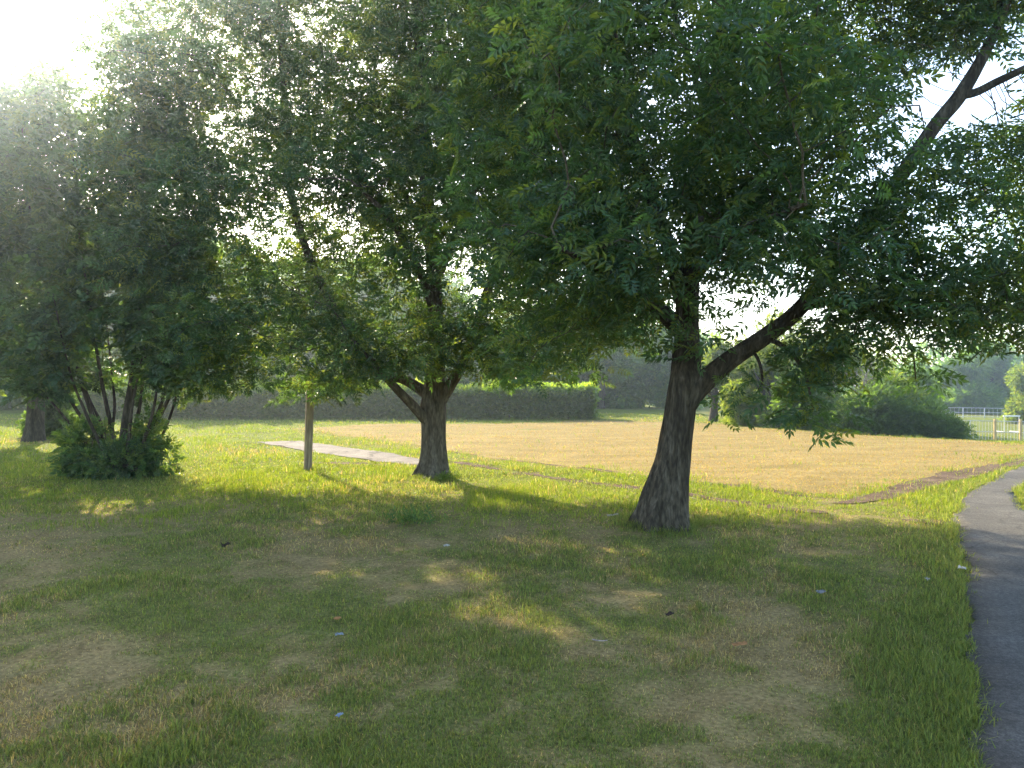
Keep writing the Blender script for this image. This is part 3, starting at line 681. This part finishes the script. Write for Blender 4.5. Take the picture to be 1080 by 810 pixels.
# --- multi stemmed tree on the left
yl = 13.8; k = yl / F
b = G(125, 500)
def stem(*pp): return m2(*[W(x, y, yl + d) for x, y, d in pp])
trunk = stem((128, 506, 0), (128, 490, 0), (130, 460, 0), (134, 430, .05), (140, 395, .1), (146, 340, .1), (150, 270, .1), (150, 200, 0), (148, 130, 0))
trad = [5 * k, 4.6 * k, 4 * k, 3.6 * k, 3.3 * k, 3 * k, 2.6 * k, 2 * k, 1 * k]
limbs = []
for s, r in ((((120, 500, .1), (110, 470, .1), (98, 440, 0), (82, 392, -.1), (62, 340, -.2), (40, 270, -.3), (28, 190, -.3), (22, 120, -.3)), 5),
             (((116, 500, .2), (98, 460, .2), (78, 428, .2), (56, 392, .2), (28, 345, .3), (-10, 290, .4)), 4),
             (((124, 500, -.1), (119, 460, -.15), (113, 430, -.2), (106, 395, -.3), (96, 330, -.5), (84, 250, -.7), (76, 150, -.7)), 4.6),
             (((132, 500, .3), (140, 460, .4), (147, 430, .5), (152, 390, .6), (160, 320, .8), (172, 230, 1.0)), 4.4),
             (((136, 500, 0), (158, 455, -.1), (172, 420, -.2), (178, 390, -.3), (190, 340, -.5), (206, 270, -.6)), 4.0),
             (((138, 500, -.2), (150, 470, -.4), (161, 435, -.5), (167, 400, -.6), (175, 350, -.9), (180, 280, -1.0)), 3.6),
             (((137, 500, .1), (163, 450, .2), (180, 415, .3), (190, 380, .3), (205, 320, .3), (222, 250, .2), (228, 190, .2)), 4.0),
             (((126, 500, .4), (118, 460, .5), (121, 430, .5), (118, 395, .5), (112, 340, .5), (104, 270, .4)), 3.6),
             (((130, 500, -.3), (136, 462, -.4), (139, 432, -.5), (146, 395, -.5), (158, 345, -.6), (165, 300, -.6)), 3.4),
             (((118, 500, 0), (92, 470, .1), (68, 440, .2), (40, 408, .3), (8, 372, .3)), 3.2),
             (((124, 500, .2), (112, 458, .3), (94, 420, .4), (80, 380, .5), (58, 320, .5)), 3.4),
             (((140, 500, .2), (168, 465, .3), (184, 425, .4), (192, 385, .5), (204, 345, .5)), 3.2),
             (((122, 500, -.2), (104, 465, -.5), (88, 430, -.7), (76, 400, -.8), (66, 360, -1.0), (56, 310, -1.2)), 3.4)):
    limbs.append((stem(*s), [.62 * r * k * (1 - .8 * i / (len(s) - 1)) for i in range(len(s))]))
cl = []
C(10, 370, 13.8, 1.1, 1.0, .55); C(70, 340, 13.2, 1.1, 1.0, .7); C(140, 340, 13.0, 1.1, 1.0, .75); C(200, 350, 13.6, .8, .9, .7); C(30, 290, 13.2, 1.1, 1.1, .8); C(110, 270, 12.8, 1.2, 1.0, .8)
C(180, 270, 13.2, 1.1, 1.1, .9); C(40, 200, 13.6, 1.1, 1.1, .9); C(120, 190, 13.2, 1.2, 1.1, .9); C(60, 110, 13.8, .75, .9, .7); C(38, 82, 13.9, .4, .5, .45); C(110, 120, 13.8, .8, .9, .6)
C(215, 300, 13.8, .9, .9, .9); C(225, 360, 14.0, .8, .8, .6); C(165, 380, 13.6, .7, .7, .4); C(110, 375, 13.2, .8, .7, .4); C(50, 385, 13.4, .7, .7, .4); C(185, 160, 14.0, .8, .9, .8)
C(-50, 300, 14.0, 1.3, 1.2, 1.2); C(-70, 400, 14.0, .9, 1, .5); C(-30, 230, 14.0, .9, 1.1, .7); C(90, 260, 15.2, 1.6, 1.0, 1.0); C(180, 200, 14.8, 1.1, 1.0, .9); C(-70, 210, 14.2, 1.0, 1.2, .9); C(15, 330, 12.6, .9, .8, .6)
for px in range(-50, 250, 50):
    for py in range(95, 395, 48):
        if px < 130 and py < 120 + 30 * math.sin(px * .06): continue
        C(px + gg.uniform(-18, 18), py + gg.uniform(-16, 16), 13.6 + gg.uniform(-1.0, 1.2), .75, .8, .55)
LT = build_tree('bushy_tree', 'bushy tree fanning out in thin stems from an ivy thicket on the lawn', 'tree', b, trunk, trad, limbs, cl, BROAD, M['leaf_broad'], BROAD_PAL,
                dens=7.0, per=26, size=.21, seed=21, D=.24, dk=.36, trunk_from=.5, gap=.30, leaf_tips=5, flare=.1, sides=10, spread=.24)
# ivy thicket round its foot: a thing of its own
def leaf_blob(clumps, n, size, tmpl, pal, seed, shell=.55, ground=None, droop=-.1):
    g = np.random.default_rng(seed); vol = np.array([a * b_ * c for _, (a, b_, c) in clumps]); cnt = (n * vol ** (2 / 3) / (vol ** (2 / 3)).sum()).astype(int)
    pos, dr = [], []
    for (c, r), m in zip(clumps, cnt):
        v = norm(g.normal(0, 1, (m, 3))); rad = shell + (1 - shell) * g.uniform(0, 1, (m, 1)) ** .7
        q = np.asarray(c) + v * rad * r * (1 + .45 * (fbm(v * 1.7 + seed, 1.2, 3, seed) - .5))[:, None]
        pos.append(q); dr.append(v + g.normal(0, .6, (m, 3)) + (0, 0, droop))
    pos, dr = np.concatenate(pos), np.concatenate(dr)
    keep = pos[:, 2] > height(pos[:, 0], pos[:, 1]) + .02 if ground is None else pos[:, 2] > ground
    keep &= fbm(pos, 1.9 / max(.3, size * 4), 2, seed) > .33
    return leaf_sprays(pos[keep], dr[keep], size * g.uniform(.7, 1.3, keep.sum()), tmpl, pal, .8, g=g)

IVY_PAL = np.array([(.036, .074, .030), (.050, .090, .032), (.030, .062, .030), (.065, .10, .034)])
cl = [(W(96, 474, 13.5), (.42, .42, .50)), (W(125, 490, 13.3), (.75, .5, .36)), (W(160, 466, 13.5), (.22, .3, .62)), (W(84, 490, 13.6), (.36, .4, .35)), (W(172, 488, 13.6), (.28, .3, .40)), (W(125, 486, 14.0), (.7, .45, .42)), (W(78, 466, 13.8), (.2, .25, .35)), (W(146, 470, 13.9), (.2, .2, .4))]
cl = [(c_, (r_[0] * .86, r_[1] * .86, r_[2])) for c_, r_ in cl]
V, q, Cc = leaf_blob(cl, 3300, .14, BROAD, IVY_PAL * 1.35, 44, .2)
off = np.array((*G(125, 500), 0.))
th = empty('thicket', off, 'low dark ivy thicket around the feet of the fanning stems', 'bush')
mesh_np('foliage', V - off, [q], M['leaf_broad'], th, Cc)
for i in range(9):
    a = i * .7; x0 = W(90 + i * 9, 500, 13.4 + .05 * (i % 3)); x0[2] = 0
    tube_obj('stem', [x0 + (0, 0, -.03), x0 + (.06 * math.cos(a), .05, .35), x0 + (.14 * math.cos(a), .06 * math.sin(a), .75)], [.018, .012, .005], M['twig'], th, off, sides=6)

# --- ivy-clad trunk at the far left
yf = 21.8; k = yf / F
b = G(36, 465)
trunk = m2(W(36, 469, yf), W(36, 462, yf), W(37, 445, yf), W(38, 425, yf), W(36, 400, yf), W(30, 350, yf), W(24, 290, yf), W(20, 230, yf))
trad = [11 * k, 10 * k, 8.5 * k, 8 * k, 7.5 * k, 6.5 * k, 5 * k, 2 * k]
limbs = [(m2(W(37, 410, yf), W(60, 370, yf - .3), W(95, 320, yf - .6), W(130, 270, yf - .7)), [7 * k, 6 * k, 4 * k, 1 * k]), (m2(W(35, 395, yf), W(10, 360, yf), W(-30, 310, yf), W(-70, 270, yf)), [7 * k, 6 * k, 4 * k, 1 * k])]
cl = []
C(20, 330, 21.8, 2.2, 1.8, 1.3); C(90, 330, 21.6, 2.0, 1.6, 1.2); C(-40, 360, 21.8, 1.8, 1.6, 1.0); C(60, 260, 21.8, 2.4, 1.8, 1.4); C(-10, 250, 22, 2, 1.6, 1.3); C(15, 400, 21.4, 1.0, 1.0, .55); C(140, 300, 21.6, 1.7, 1.4, 1.4); C(-60, 300, 22, 1.8, 1.6, 1.2)
build_tree('oak_tree', 'dim tree with stout dark trunk standing behind the fanning thin stems', 'tree', b, trunk, trad, limbs, cl, BROAD, M['leaf_broad'], BROAD_PAL * .95, dens=2.6, per=22, size=.36, seed=33, D=.36, dk=.6, leaf_tips=5, trunk_from=.6, spread=.35, flare=.4, sides=12)

# ------------------------------------------------------------------ hedge
hd = empty('hedge', (-6, 36, 0), 'long clipped hedge with sunlit top beyond the dry field', 'hedge')
g = np.random.default_rng(71)
n = 26000
hx = g.uniform(-20, 3.6, n); side = g.uniform(0, 1, n)
top = 1.30 + .26 * (fbm(np.stack([hx, hx * 0], -1), .6, 3, 2) - .5)
hy = np.where(side < .45, 35.3 + np.abs(g.normal(0, .12, n)), 35.3 + g.uniform(0, 1.6, n)); hz = np.where(side < .45, g.uniform(0.02, 1, n) * top, np.where(side < .8, top - np.abs(g.normal(0, .08, n)), g.uniform(.1, 1, n) * top))
hy = hy + (fbm(np.stack([hx, hz], -1), 1.3, 3, 4) - .5) * .35
endm = g.uniform(0, 1, n) < .06; hx = np.where(endm, 3.55 + g.normal(0, .08, n), hx)
nrm = g.normal(0, .7, (n, 3)) + np.where((side < .45)[:, None], np.array((0, -1., .2)), np.array((0, 0, 1.)))
pos = np.stack([hx, hy, hz], -1)
ns = 2600; sx = g.uniform(-20, 3.4, ns); kx = fbm(np.stack([sx, sx * 0], -1), .45, 2, 7) > .42
sx = sx[kx]; sp = np.stack([sx, g.uniform(35.3, 36.8, len(sx)), 1.28 + np.abs(g.normal(0, .14, len(sx)))], -1)
pos = np.concatenate([pos, sp]); nrm = np.concatenate([nrm, g.normal(0, .5, (len(sp), 3)) + (0, 0, 1.)])
V, q, Cc = leaf_sprays(pos, nrm, .26 * g.uniform(.7, 1.2, len(pos)), BROAD, np.array([(.065, .125, .030), (.075, .14, .032), (.055, .105, .028), (.10, .155, .04)]), .8, g=g)
kt = np.repeat(pos[:, 2] > 1.2, BROAD.shape[0] * 4); Cc[kt] *= (1.7, 1.55, 1.0)  # top leaves tinted brighter: sunlight painted in, with paler young shoots
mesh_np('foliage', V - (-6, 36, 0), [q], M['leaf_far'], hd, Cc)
Vs, qs = [], []; nb = 0
for x0 in np.arange(-19.6, 3.3, .3):
    y0 = 36 + g.normal(0, .2)
    v, qq, cp = tube([(x0, y0, -.05), (x0 + g.normal(0, .06), y0 + g.normal(0, .06), .5), (x0 + g.normal(0, .15), y0 + g.normal(0, .15), 1.15)], [.035, .025, .01], sides=6, n=3)
    Vs.append(v); qs.append(qq + nb); nb += len(v)
mesh_np('stems', np.concatenate(Vs) - (-6, 36, 0), [np.concatenate(qs)], M['twig'], hd, smooth=True)

# ------------------------------------------------------------------ background trees
FARPAL = np.array([(.048, .096, .030), (.058, .110, .032), (.040, .082, .028)])
WOODPAL = np.array([(.056, .125, .034), (.070, .145, .036), (.046, .105, .032), (.082, .150, .034)])
LITPAL = np.array([(.080, .130, .030), (.098, .148, .034), (.065, .112, .030), (.118, .155, .04)])  # sunlit tone put into these leaf colours, lighter than FARPAL

def far_tree(name, label, cat, x, y, hgt, wid, pal, seed, n=3200, size=.45, trunk_h=.28, nclump=11, group=None, bare=False):
    g = np.random.default_rng(seed); z0 = float(height(x, y))
    root = empty(name, (x, y, z0), label, cat, group)
    tr = hgt * .028 + .03
    cl = []
    for i in range(nclump):
        t = g.uniform(0, 1); rr = wid * .5 * (1 - .55 * abs(t - .35) / .65) * .75
        a = g.uniform(0, 6.28); rad = rr * math.sqrt(g.uniform(0, 1))
        s = wid * g.uniform(.17, .27)
        cl.append(((rad * math.cos(a), rad * math.sin(a), hgt * (trunk_h + (.95 - trunk_h) * t) - s * .3 * t), (s, s, s * g.uniform(.7, .95))))
    tube_obj('trunk', [(0, 0, -.1), (.02 * hgt, 0, hgt * .25), (.01 * hgt, .02 * hgt, hgt * .55), (.03 * hgt, 0, hgt * .85)], [tr * 1.3, tr, tr * .7, tr * .2], M['bark'], root, np.zeros(3), sides=9, flare=.3, seed=seed)
    Vs, qs = [], []; nb = 0
    for c, r in cl:
        c = np.array(c); st = np.array((.015 * hgt, .01 * hgt, max(hgt * .15, c[2] * .55)))
        v, qq, cp = tube([st, (st + c) / 2 + (0, 0, -.05 * hgt), c], [tr * .45, tr * .3, tr * .1], sides=6, n=4)
        Vs.append(v); qs.append(qq + nb); nb += len(v)
    mesh_np('branches', np.concatenate(Vs), [np.concatenate(qs)], M['twig'], root, smooth=True)
    V, q, Cc = leaf_blob(cl, n, size, BROAD, pal, seed, .35, ground=.05)
    mesh_np('crown', V, [q], M['leaf_far'], root, Cc)
    return root

# wood beyond the hedge end: individual trees, three kinds copied
protos = []
GRP = 'trees beyond the hedge'
spots = [(-9.5, 50, 1.32), (-5, 52.5, 1.25), (-1, 50.5, 1.05), (2.6, 53, .95), (5.8, 51, 1.0), (8.6, 53.5, 1.0), (11.4, 51.5, .8), (-14, 52, 1.4), (-18, 51, 1.6), (-23, 52, 1.65), (-28, 50, 1.6), (-34, 52, 1.6), (-40, 51, 1.6), (-48, 52, 1.6), (-16, 57, 1.5), (-11.5, 56, 1.45), (-21, 57, 1.6)]
for i, (x, y, s) in enumerate(spots):
    lab = ['dark broad-crowned tree in the shaded wood beyond the hedge', 'dark narrow tree in the shaded wood beyond the hedge', 'dark low spreading tree in the shaded wood beyond the hedge'][i % 3]
    if i < 3:
        o = far_tree('woodland_tree', lab, 'tree', x, y, (6.6, 6.9, 6.0)[i], (6.2, 5.2, 6.8)[i], WOODPAL, 100 + i, 3600, .55, .04, 14, GRP); protos.append(o)
    else:
        o = copy_tree(protos[i % 3]); o.location = (x, y, float(height(x, y))); o.rotation_euler = (0, 0, i * 1.3)
    o.scale = (s, s, s)
# farther wood: one mass
g = np.random.default_rng(5)
cl = []
for x in np.arange(-110, 120, 3.6):
    for r in range(2):
        yy = 88 + 10 * r + g.uniform(-3, 3); hh = g.uniform(5.5, 9) * (1 if x < 25 else .85); xx = x + g.uniform(-1.5, 1.5)
        z0 = float(height(xx, yy))
        cl.append(((xx, yy, z0 + hh * .35), (2.6, 2.4, hh * .40))); cl.append(((xx + g.uniform(-1, 1), yy, z0 + hh * .72), (2.0, 2.0, hh * .28)))
V, q, Cc = leaf_blob(cl, 30000, .95, CLUMP, WOODPAL, 9, .5)
Vs, qs = [V], [q]; nb = len(V); Cs = [Cc]
for (c, r) in cl[::2]:
    v, qq, cp = tube([(c[0], c[1], float(height(c[0], c[1])) - .2), (c[0], c[1], c[2])], [.22, .12], sides=6, n=2)
    Vs.append(v); qs.append(qq + nb); nb += len(v); Cs.append(np.tile(np.array((.10, .08, .06)), (len(v), 1)))
tag(mesh_np('woodland', np.concatenate(Vs), [np.concatenate(qs)], M['leaf_far'], None, np.concatenate(Cs)), 'far dark wood closing the view', 'woodland', kind='stuff')

# bushes and small trees on the right beyond the field
def P(px, y): return (px - CX) * y / F
bushes = [  # name, label, px, y, h, w, pal, n, size, trunk_h
    ('bush', 'dark bush crowding the stout trunk behind the fanning stems', 56, 23.5, 1.6, 1.6, FARPAL, 1500, .24, .0),
    ('slender_tree', 'slender pale tree at the wood end of the bush row', 752, 33, 4.2, 1.9, LITPAL, 1500, .26, .30),
    ('bush', 'small rounded light green bush next to the slender tree', 778, 30.5, 1.6, 1.5, LITPAL, 1100, .22, .02),
    ('small_tree', 'yellow-green leafy small tree behind the drooping branch', 806, 31, 5.0, 3.6, LITPAL, 2600, .28, .06),
    ('bush', 'dark dense bush below the yellow-green small tree', 838, 28, 1.9, 3.0, FARPAL, 2200, .24, .0),
    ('small_tree', 'taller sunlit tree left of the bare dead shrub', 872, 31, 4.2, 3.2, LITPAL, 2600, .28, .06),
    ('bush', 'broad dark bramble bank under the bare dead shrub', 915, 26, 1.55, 3.2, FARPAL, 2400, .22, .0),
    ('bush', 'bright topped bush right of the bare dead shrub', 945, 27.5, 2.2, 2.6, LITPAL, 2400, .24, .0),
    ('bush', 'low dark bramble mound ending the bush row', 972, 25.5, 1.15, 2.2, FARPAL, 2000, .2, .0),
    ('bush', 'lowest bramble tail sloping down towards the fence', 995, 25.5, .75, 1.7, FARPAL, 1300, .18, .0),
    ('small_tree', 'hazy green tree behind the bright topped bush', 925, 44, 4.6, 4.6, LITPAL, 2600, .34, .05),
    ('small_tree', 'thin grey-green tree standing right of the bush row', 965, 38, 3.9, 2.6, FARPAL * 1.2, 1300, .30, .1),
    ('conifer_like_tree', 'tall blue-green rounded tree behind the fence field', 1012, 73, 7.0, 6.4, WOODPAL, 3400, .6, .02),
    ('conifer_like_tree', 'second blue-green tree behind the far railing, close to the frame edge', 1046, 75, 6.6, 6.0, WOODPAL, 3400, .6, .02),
    ('small_tree', 'round sunlit tree at the end of the far railing', 1086, 54, 3.9, 3.7, LITPAL, 2600, .32, .04),
]
for i, (nm, lab, px, y, h_, w_, pal, n_, sz, th_) in enumerate(bushes):
    nm = 'broadleaf_tree' if nm == 'conifer_like_tree' else nm
    far_tree(nm, lab, 'bush' if nm == 'bush' else 'tree', P(px, y), y, h_, w_, pal, 300 + i, int(n_ * 2.6), sz * .62, th_, 15)

# bare dead shrub
g = np.random.default_rng(17)
x0, y0 = P(908, 27.6), 27.6; z0 = float(height(x0, y0))
ds = empty('dead_shrub', (x0, y0, z0), 'bare pinkish-grey dead shrub among the bushes', 'shrub')
tube_obj('trunk', [(0, 0, -.1), (.05, 0, .6), (.02, 0, 1.2), (.1, 0, 1.7)], [.10, .08, .07, .04], M['dead'], ds, np.zeros(3), sides=9)
att = clump_points([((0, 0, 2.0), (1.2, 1.0, .75)), ((.4, 0, 1.8), (.8, .8, .6))], 60, 3, .0, g=g)
Pn, pa, n0, sr = colonize([(m2((.05, 0, .6), (.02, 0, 1.2), (.1, 0, 1.7)), 0)], att, .13, .16, 1.0, 60, g=g)
V, q, tips, r = branch_mesh(Pn, pa, n0, .007, .42, .04)
mesh_np('branches', V, [q], M['dead'], ds, smooth=True)

# ------------------------------------------------------------------ posts and fences
def box(cx, cy, cz, sx, sy, sz):
    v = np.array([(x, y, z) for x in (-1, 1) for y in (-1, 1) for z in (-1, 1)], float) * (sx / 2, sy / 2, sz / 2) + (cx, cy, cz)
    f = np.array([(0, 1, 3, 2), (4, 6, 7, 5), (0, 4, 5, 1), (2, 3, 7, 6), (0, 2, 6, 4), (1, 5, 7, 3)])
    return v, f
def boxes(name, lst, mat, parent, bevel=.0):
    Vs, fs = [], []; nb = 0
    for b_ in lst:
        v, f = box(*b_); Vs.append(v); fs.append(f + nb); nb += 8
    o = mesh_np(name, np.concatenate(Vs), [np.concatenate(fs)], mat, parent)
    if bevel:
        m = o.modifiers.new('bevel', 'BEVEL'); m.width = bevel; m.segments = 2
    return o

px_, py_ = G(324.5, 496.5)
wp = boxes('wooden_post', [(0, 0, .85, .135, .135, 1.9)], M['post'], None, .012)
wp.location = (px_, py_, float(height(px_, py_))); wp.rotation_euler = (math.radians(1), math.radians(1.6), math.radians(24))
tag(wp, 'square weathered timber post standing alone near the concrete strip', 'post')

def fence(label, pts, hgt, gap, matp, rad, rails, group=None, wood=None, mesh_gap=None):
    pts = np.array(pts); root = empty('fence', (pts[0][0], pts[0][1], float(height(*pts[0]))), label, 'fence')
    off = np.array(root.location)
    seg = np.linalg.norm(np.diff(pts, axis=0), axis=1); tot = seg.sum(); s = np.arange(0, tot + .01, gap)
    cum = np.concatenate([[0], np.cumsum(seg)])
    X = np.interp(s, cum, pts[:, 0]); Y = np.interp(s, cum, pts[:, 1]); Z = height(X, Y)
    for i in range(len(s)):
        p0 = np.array((X[i], Y[i], Z[i]))
        if wood and i in wood:
            o = boxes('post', [(0, 0, hgt * .52, .10, .10, hgt * 1.10)], M['new_post'], root, .01); o.location = Vector(p0 - off)
            o['label'] = 'yellowish timber fence post'
        else:
            tube_obj('post', [p0 + (0, 0, -.1), p0 + (0, 0, hgt * .5), p0 + (0, 0, hgt)], [rad] * 3, M[matp], root, off, sides=8, n=2)
    for rz in rails:
        tube_obj('rail', [np.array((X[i], Y[i], Z[i] + rz * hgt)) for i in range(len(s))], [rad * .7] * len(s), M[matp], root, off, sides=6, n=2)
    if mesh_gap:
        Vs, qs = [], []; nb = 0
        ss = np.arange(0, tot, mesh_gap); xs = np.interp(ss, cum, pts[:, 0]); ys = np.interp(ss, cum, pts[:, 1]); zs = height(xs, ys)
        for a_, b_, c_ in zip(xs, ys, zs):
            v, f = box(a_, b_, c_ + hgt * .5, .012, .012, hgt * .92); Vs.append(v); qs.append(f + nb); nb += 8
        mesh_np('infill_bars', np.concatenate(Vs) - off, [np.concatenate(qs)], M[matp], root)
    return root
fence('grey rail fence with two yellowish timber posts below the dry field', [(P(1000, 37), 37.2), (P(1085, 36), 35.4), (P(1200, 35), 33.5)], 1.05, 1.0, 'steel', .026, (.98, .5), wood=(2, 3), mesh_gap=.125)
fence('distant pale railing in front of the blue-green trees', [(P(975, 63), 63.5), (P(1062, 61), 61.5), (P(1150, 60), 60)], .85, 1.5, 'steel', .04, (.98, .55, .15), mesh_gap=.3)
gb = empty('goal_frame', (P(1067, 44), 44, float(height(P(1067, 44), 44))), 'low white goal frame standing behind the grey rail fence', 'goal')
for sx in (-.42, .42): boxes('upright', [(sx, 0, .45, .04, .04, .9)], M['steel'], gb, .01)
boxes('crossbar', [(0, 0, .935, .95, .07, .07)], M['white'], gb, .01)
for sx in (-.42, .42): boxes('side_bar', [(sx, .43, .03, .05, .80, .05)], M['white'], gb, .01)

# ------------------------------------------------------------------ litter and weeds on the lawn
def crumple(name, label, cat, px, py, sx, sy, sz, col, seed, rot=0.0, rough=.7, z=.035):
    g = np.random.default_rng(seed); x, y = G(px, py); n = 9
    u = np.linspace(-1, 1, n); X, Y = np.meshgrid(u, u)
    p = np.stack([X, Y], -1)
    Z = (fbm(p + seed, 1.8, 3, seed) - .5) * 2; X2 = X * (1 - .25 * fbm(p, 1.5, 2, seed + 1)); Y2 = Y * (1 - .35 * fbm(p, 1.5, 2, seed + 2))
    V = np.stack([X2 * sx, Y2 * sy, Z * sz + sz], -1).reshape(-1, 3)
    i = (np.arange(n - 1)[:, None] * n + np.arange(n - 1)[None]).ravel(); q = np.stack([i, i + 1, i + n + 1, i + n], -1)
    m = surf_mat(name + '_surface', [tuple(c * .8 for c in col), col], nscale=12, rough=rough, bump=.1)
    o = mesh_np(name, V, [q], m, smooth=True); o.location = (x, y, float(height(x, y)) + z); o.rotation_euler = (.15, -.1, rot)
    s = o.modifiers.new('thickness', 'SOLIDIFY'); s.thickness = .0015
    return tag(o, label, cat)
crumple('plastic_scrap', 'pale blue plastic scrap on the straw patch', 'litter', 358, 673, .028, .020, .012, (.25, .28, .31), 1, .4)
crumple('wrapper', 'small blue wrapper lying in green grass at the bottom', 'litter', 358, 757, .020, .014, .008, (.21, .26, .33), 2, 1.0)
crumple('paper_scrap', 'white paper scrap in dappled shade in front of the middle tree', 'litter', 471, 580, .035, .026, .014, (.42, .40, .35), 3, .2)
crumple('paper_scrap', 'white folded paper lying at the asphalt path edge', 'litter', 1014, 606, .030, .035, .025, (.45, .43, .39), 4, .9)
crumple('paper_scrap', 'tiny white paper bit in the grass left of the path edge', 'litter', 978, 617, .018, .018, .016, (.40, .38, .34), 5, .3)
crumple('paper_scrap', 'flat white paper strip left of the leaning trunk', 'litter', 646, 549, .075, .03, .012, (.36, .33, .27), 6, .1)
crumple('dead_leaf', 'curled dark dead leaf on the lawn left of centre', 'leaf', 238, 580, .045, .035, .03, (.05, .035, .025), 7, .5)
crumple('dead_leaf', 'curled dark dead leaf on grass below the leaning trunk', 'leaf', 706, 652, .030, .022, .02, (.05, .035, .03), 8, .5)
crumple('dead_leaf', 'orange-brown fallen leaf in the dry right patch', 'leaf', 780, 683, .05, .025, .012, (.34, .17, .07), 9, .2)
crumple('plastic_scrap', 'grey plastic scrap in grass right of the leaning trunk', 'litter', 866, 631, .035, .022, .015, (.22, .22, .22), 10, .3)
crumple('dead_leaf', 'orange-brown leaf beside the pale blue plastic scrap', 'leaf', 356, 657, .025, .02, .01, (.36, .18, .07), 11, .7)
tw = empty('stick', (*G(632, 681), .04), 'short pale bare stick lying on the shaded lawn', 'stick')
gx_, gy_ = G(632, 681); tw.location = (gx_, gy_, float(height(gx_, gy_)) + .045)
tube_obj('shaft', [(-.045, .01, .004), (-.01, .0, .0), (.025, -.012, .002), (.05, -.012, .006)], [.0035, .004, .0035, .002], M['dead'], tw, np.zeros(3), sides=6, n=3)

def weed(label, px, py, n, hgt, seed, pal):
    g = np.random.default_rng(seed); x, y = G(px, py); z0 = float(height(x, y))
    root = empty('weed_tuft', (x, y, z0), label, 'weed')
    pos = g.normal(0, 1, (n, 3)) * (hgt * .9, hgt * .7, 0); pos[:, 2] = np.abs(g.normal(0, .25, n)) * hgt
    d = g.normal(0, .6, (n, 3)) + (0, 0, .9)
    V, q, Cc = leaf_sprays(pos, d, hgt * g.uniform(.4, .9, n), simple_template(5, .45), pal, .8, g=g)
    mesh_np('leaves', V, [q], M['leaf_broad'], root, Cc)
    return root
weed('dark leafy weed tuft in front of the middle tree', 433, 556, 90, .14, 3, IVY_PAL * 1.3)
weed('thin weed tuft growing at the foot of the middle tree', 470, 506, 60, .12, 4, LITPAL)

# ------------------------------------------------------------------ added volume standing in for lens glare
xs_, ys_ = (gx.min() - 2, gx.max() + 2), (gy.min() - 2, gy.max() + 2)
v, f = box(sum(xs_) / 2, sum(ys_) / 2, 5.4, xs_[1] - xs_[0], ys_[1] - ys_[0], 16.8)
hm, nt, N, L = new_mat('veil')
out = N.new('ShaderNodeOutputMaterial'); pv = N.new('ShaderNodeVolumePrincipled')
pv.inputs['Color'].default_value = (.74, .87, 1, 1); pv.inputs['Density'].default_value = VEIL; pv.inputs['Anisotropy'].default_value = .86
L.new(pv.outputs[0], out.inputs['Volume'])
tag(mesh_np('veil', v, [f], hm), 'thin added haze filling the air', 'veil', kind='stuff')

# ------------------------------------------------------------------ light, sky, camera
world = bpy.data.worlds.new('World'); scene.world = world; world.use_nodes = True
nt = world.node_tree; nt.nodes.clear()
sky = nt.nodes.new('ShaderNodeTexSky'); sky.sky_type = 'NISHITA'; sky.sun_disc = False
sky.sun_elevation = SUN_EL; sky.sun_rotation = SUN_AZ
sky.air_density = 1.0; sky.dust_density = 1.7; sky.ozone_density = 1.0
bg = nt.nodes.new('ShaderNodeBackground'); bg.inputs[1].default_value = .15
wo = nt.nodes.new('ShaderNodeOutputWorld')
nt.links.new(sky.outputs[0], bg.inputs[0]); nt.links.new(bg.outputs[0], wo.inputs[0])
sd = bpy.data.lights.new('sun', 'SUN'); sd.energy = 3.8; sd.angle = math.radians(.6); sd.color = (1.0, .87, .64)
so = bpy.data.objects.new('sun', sd); COL.objects.link(so)
to_sun = Vector((math.sin(SUN_AZ) * math.cos(SUN_EL), math.cos(SUN_AZ) * math.cos(SUN_EL), math.sin(SUN_EL)))
so.rotation_euler = to_sun.to_track_quat('Z', 'Y').to_euler(); so.location = (-20, 30, 25)

cd = bpy.data.cameras.new('camera'); cd.sensor_width = 36; cd.lens = 36 * F / 1080; cd.clip_end = 3000; cd.clip_start = .05
cam = bpy.data.objects.new('camera', cd); COL.objects.link(cam)
cam.location = (0, 0, EYE); cam.rotation_euler = (math.radians(90), 0, 0)
scene.camera = cam

vs = scene.view_settings; vs.view_transform = 'Standard'; vs.look = 'None'; vs.gamma = 1; vs.exposure = 2.15; vs.use_curve_mapping = False
cy = scene.cycles
cy.use_denoising = True; cy.max_bounces = 8; cy.diffuse_bounces = 3; cy.glossy_bounces = 2; cy.transmission_bounces = 4; cy.volume_bounces = 0; cy.transparent_max_bounces = 4
cy.use_adaptive_sampling = True; cy.adaptive_threshold = .02
cy.caustics_reflective = False; cy.caustics_refractive = False
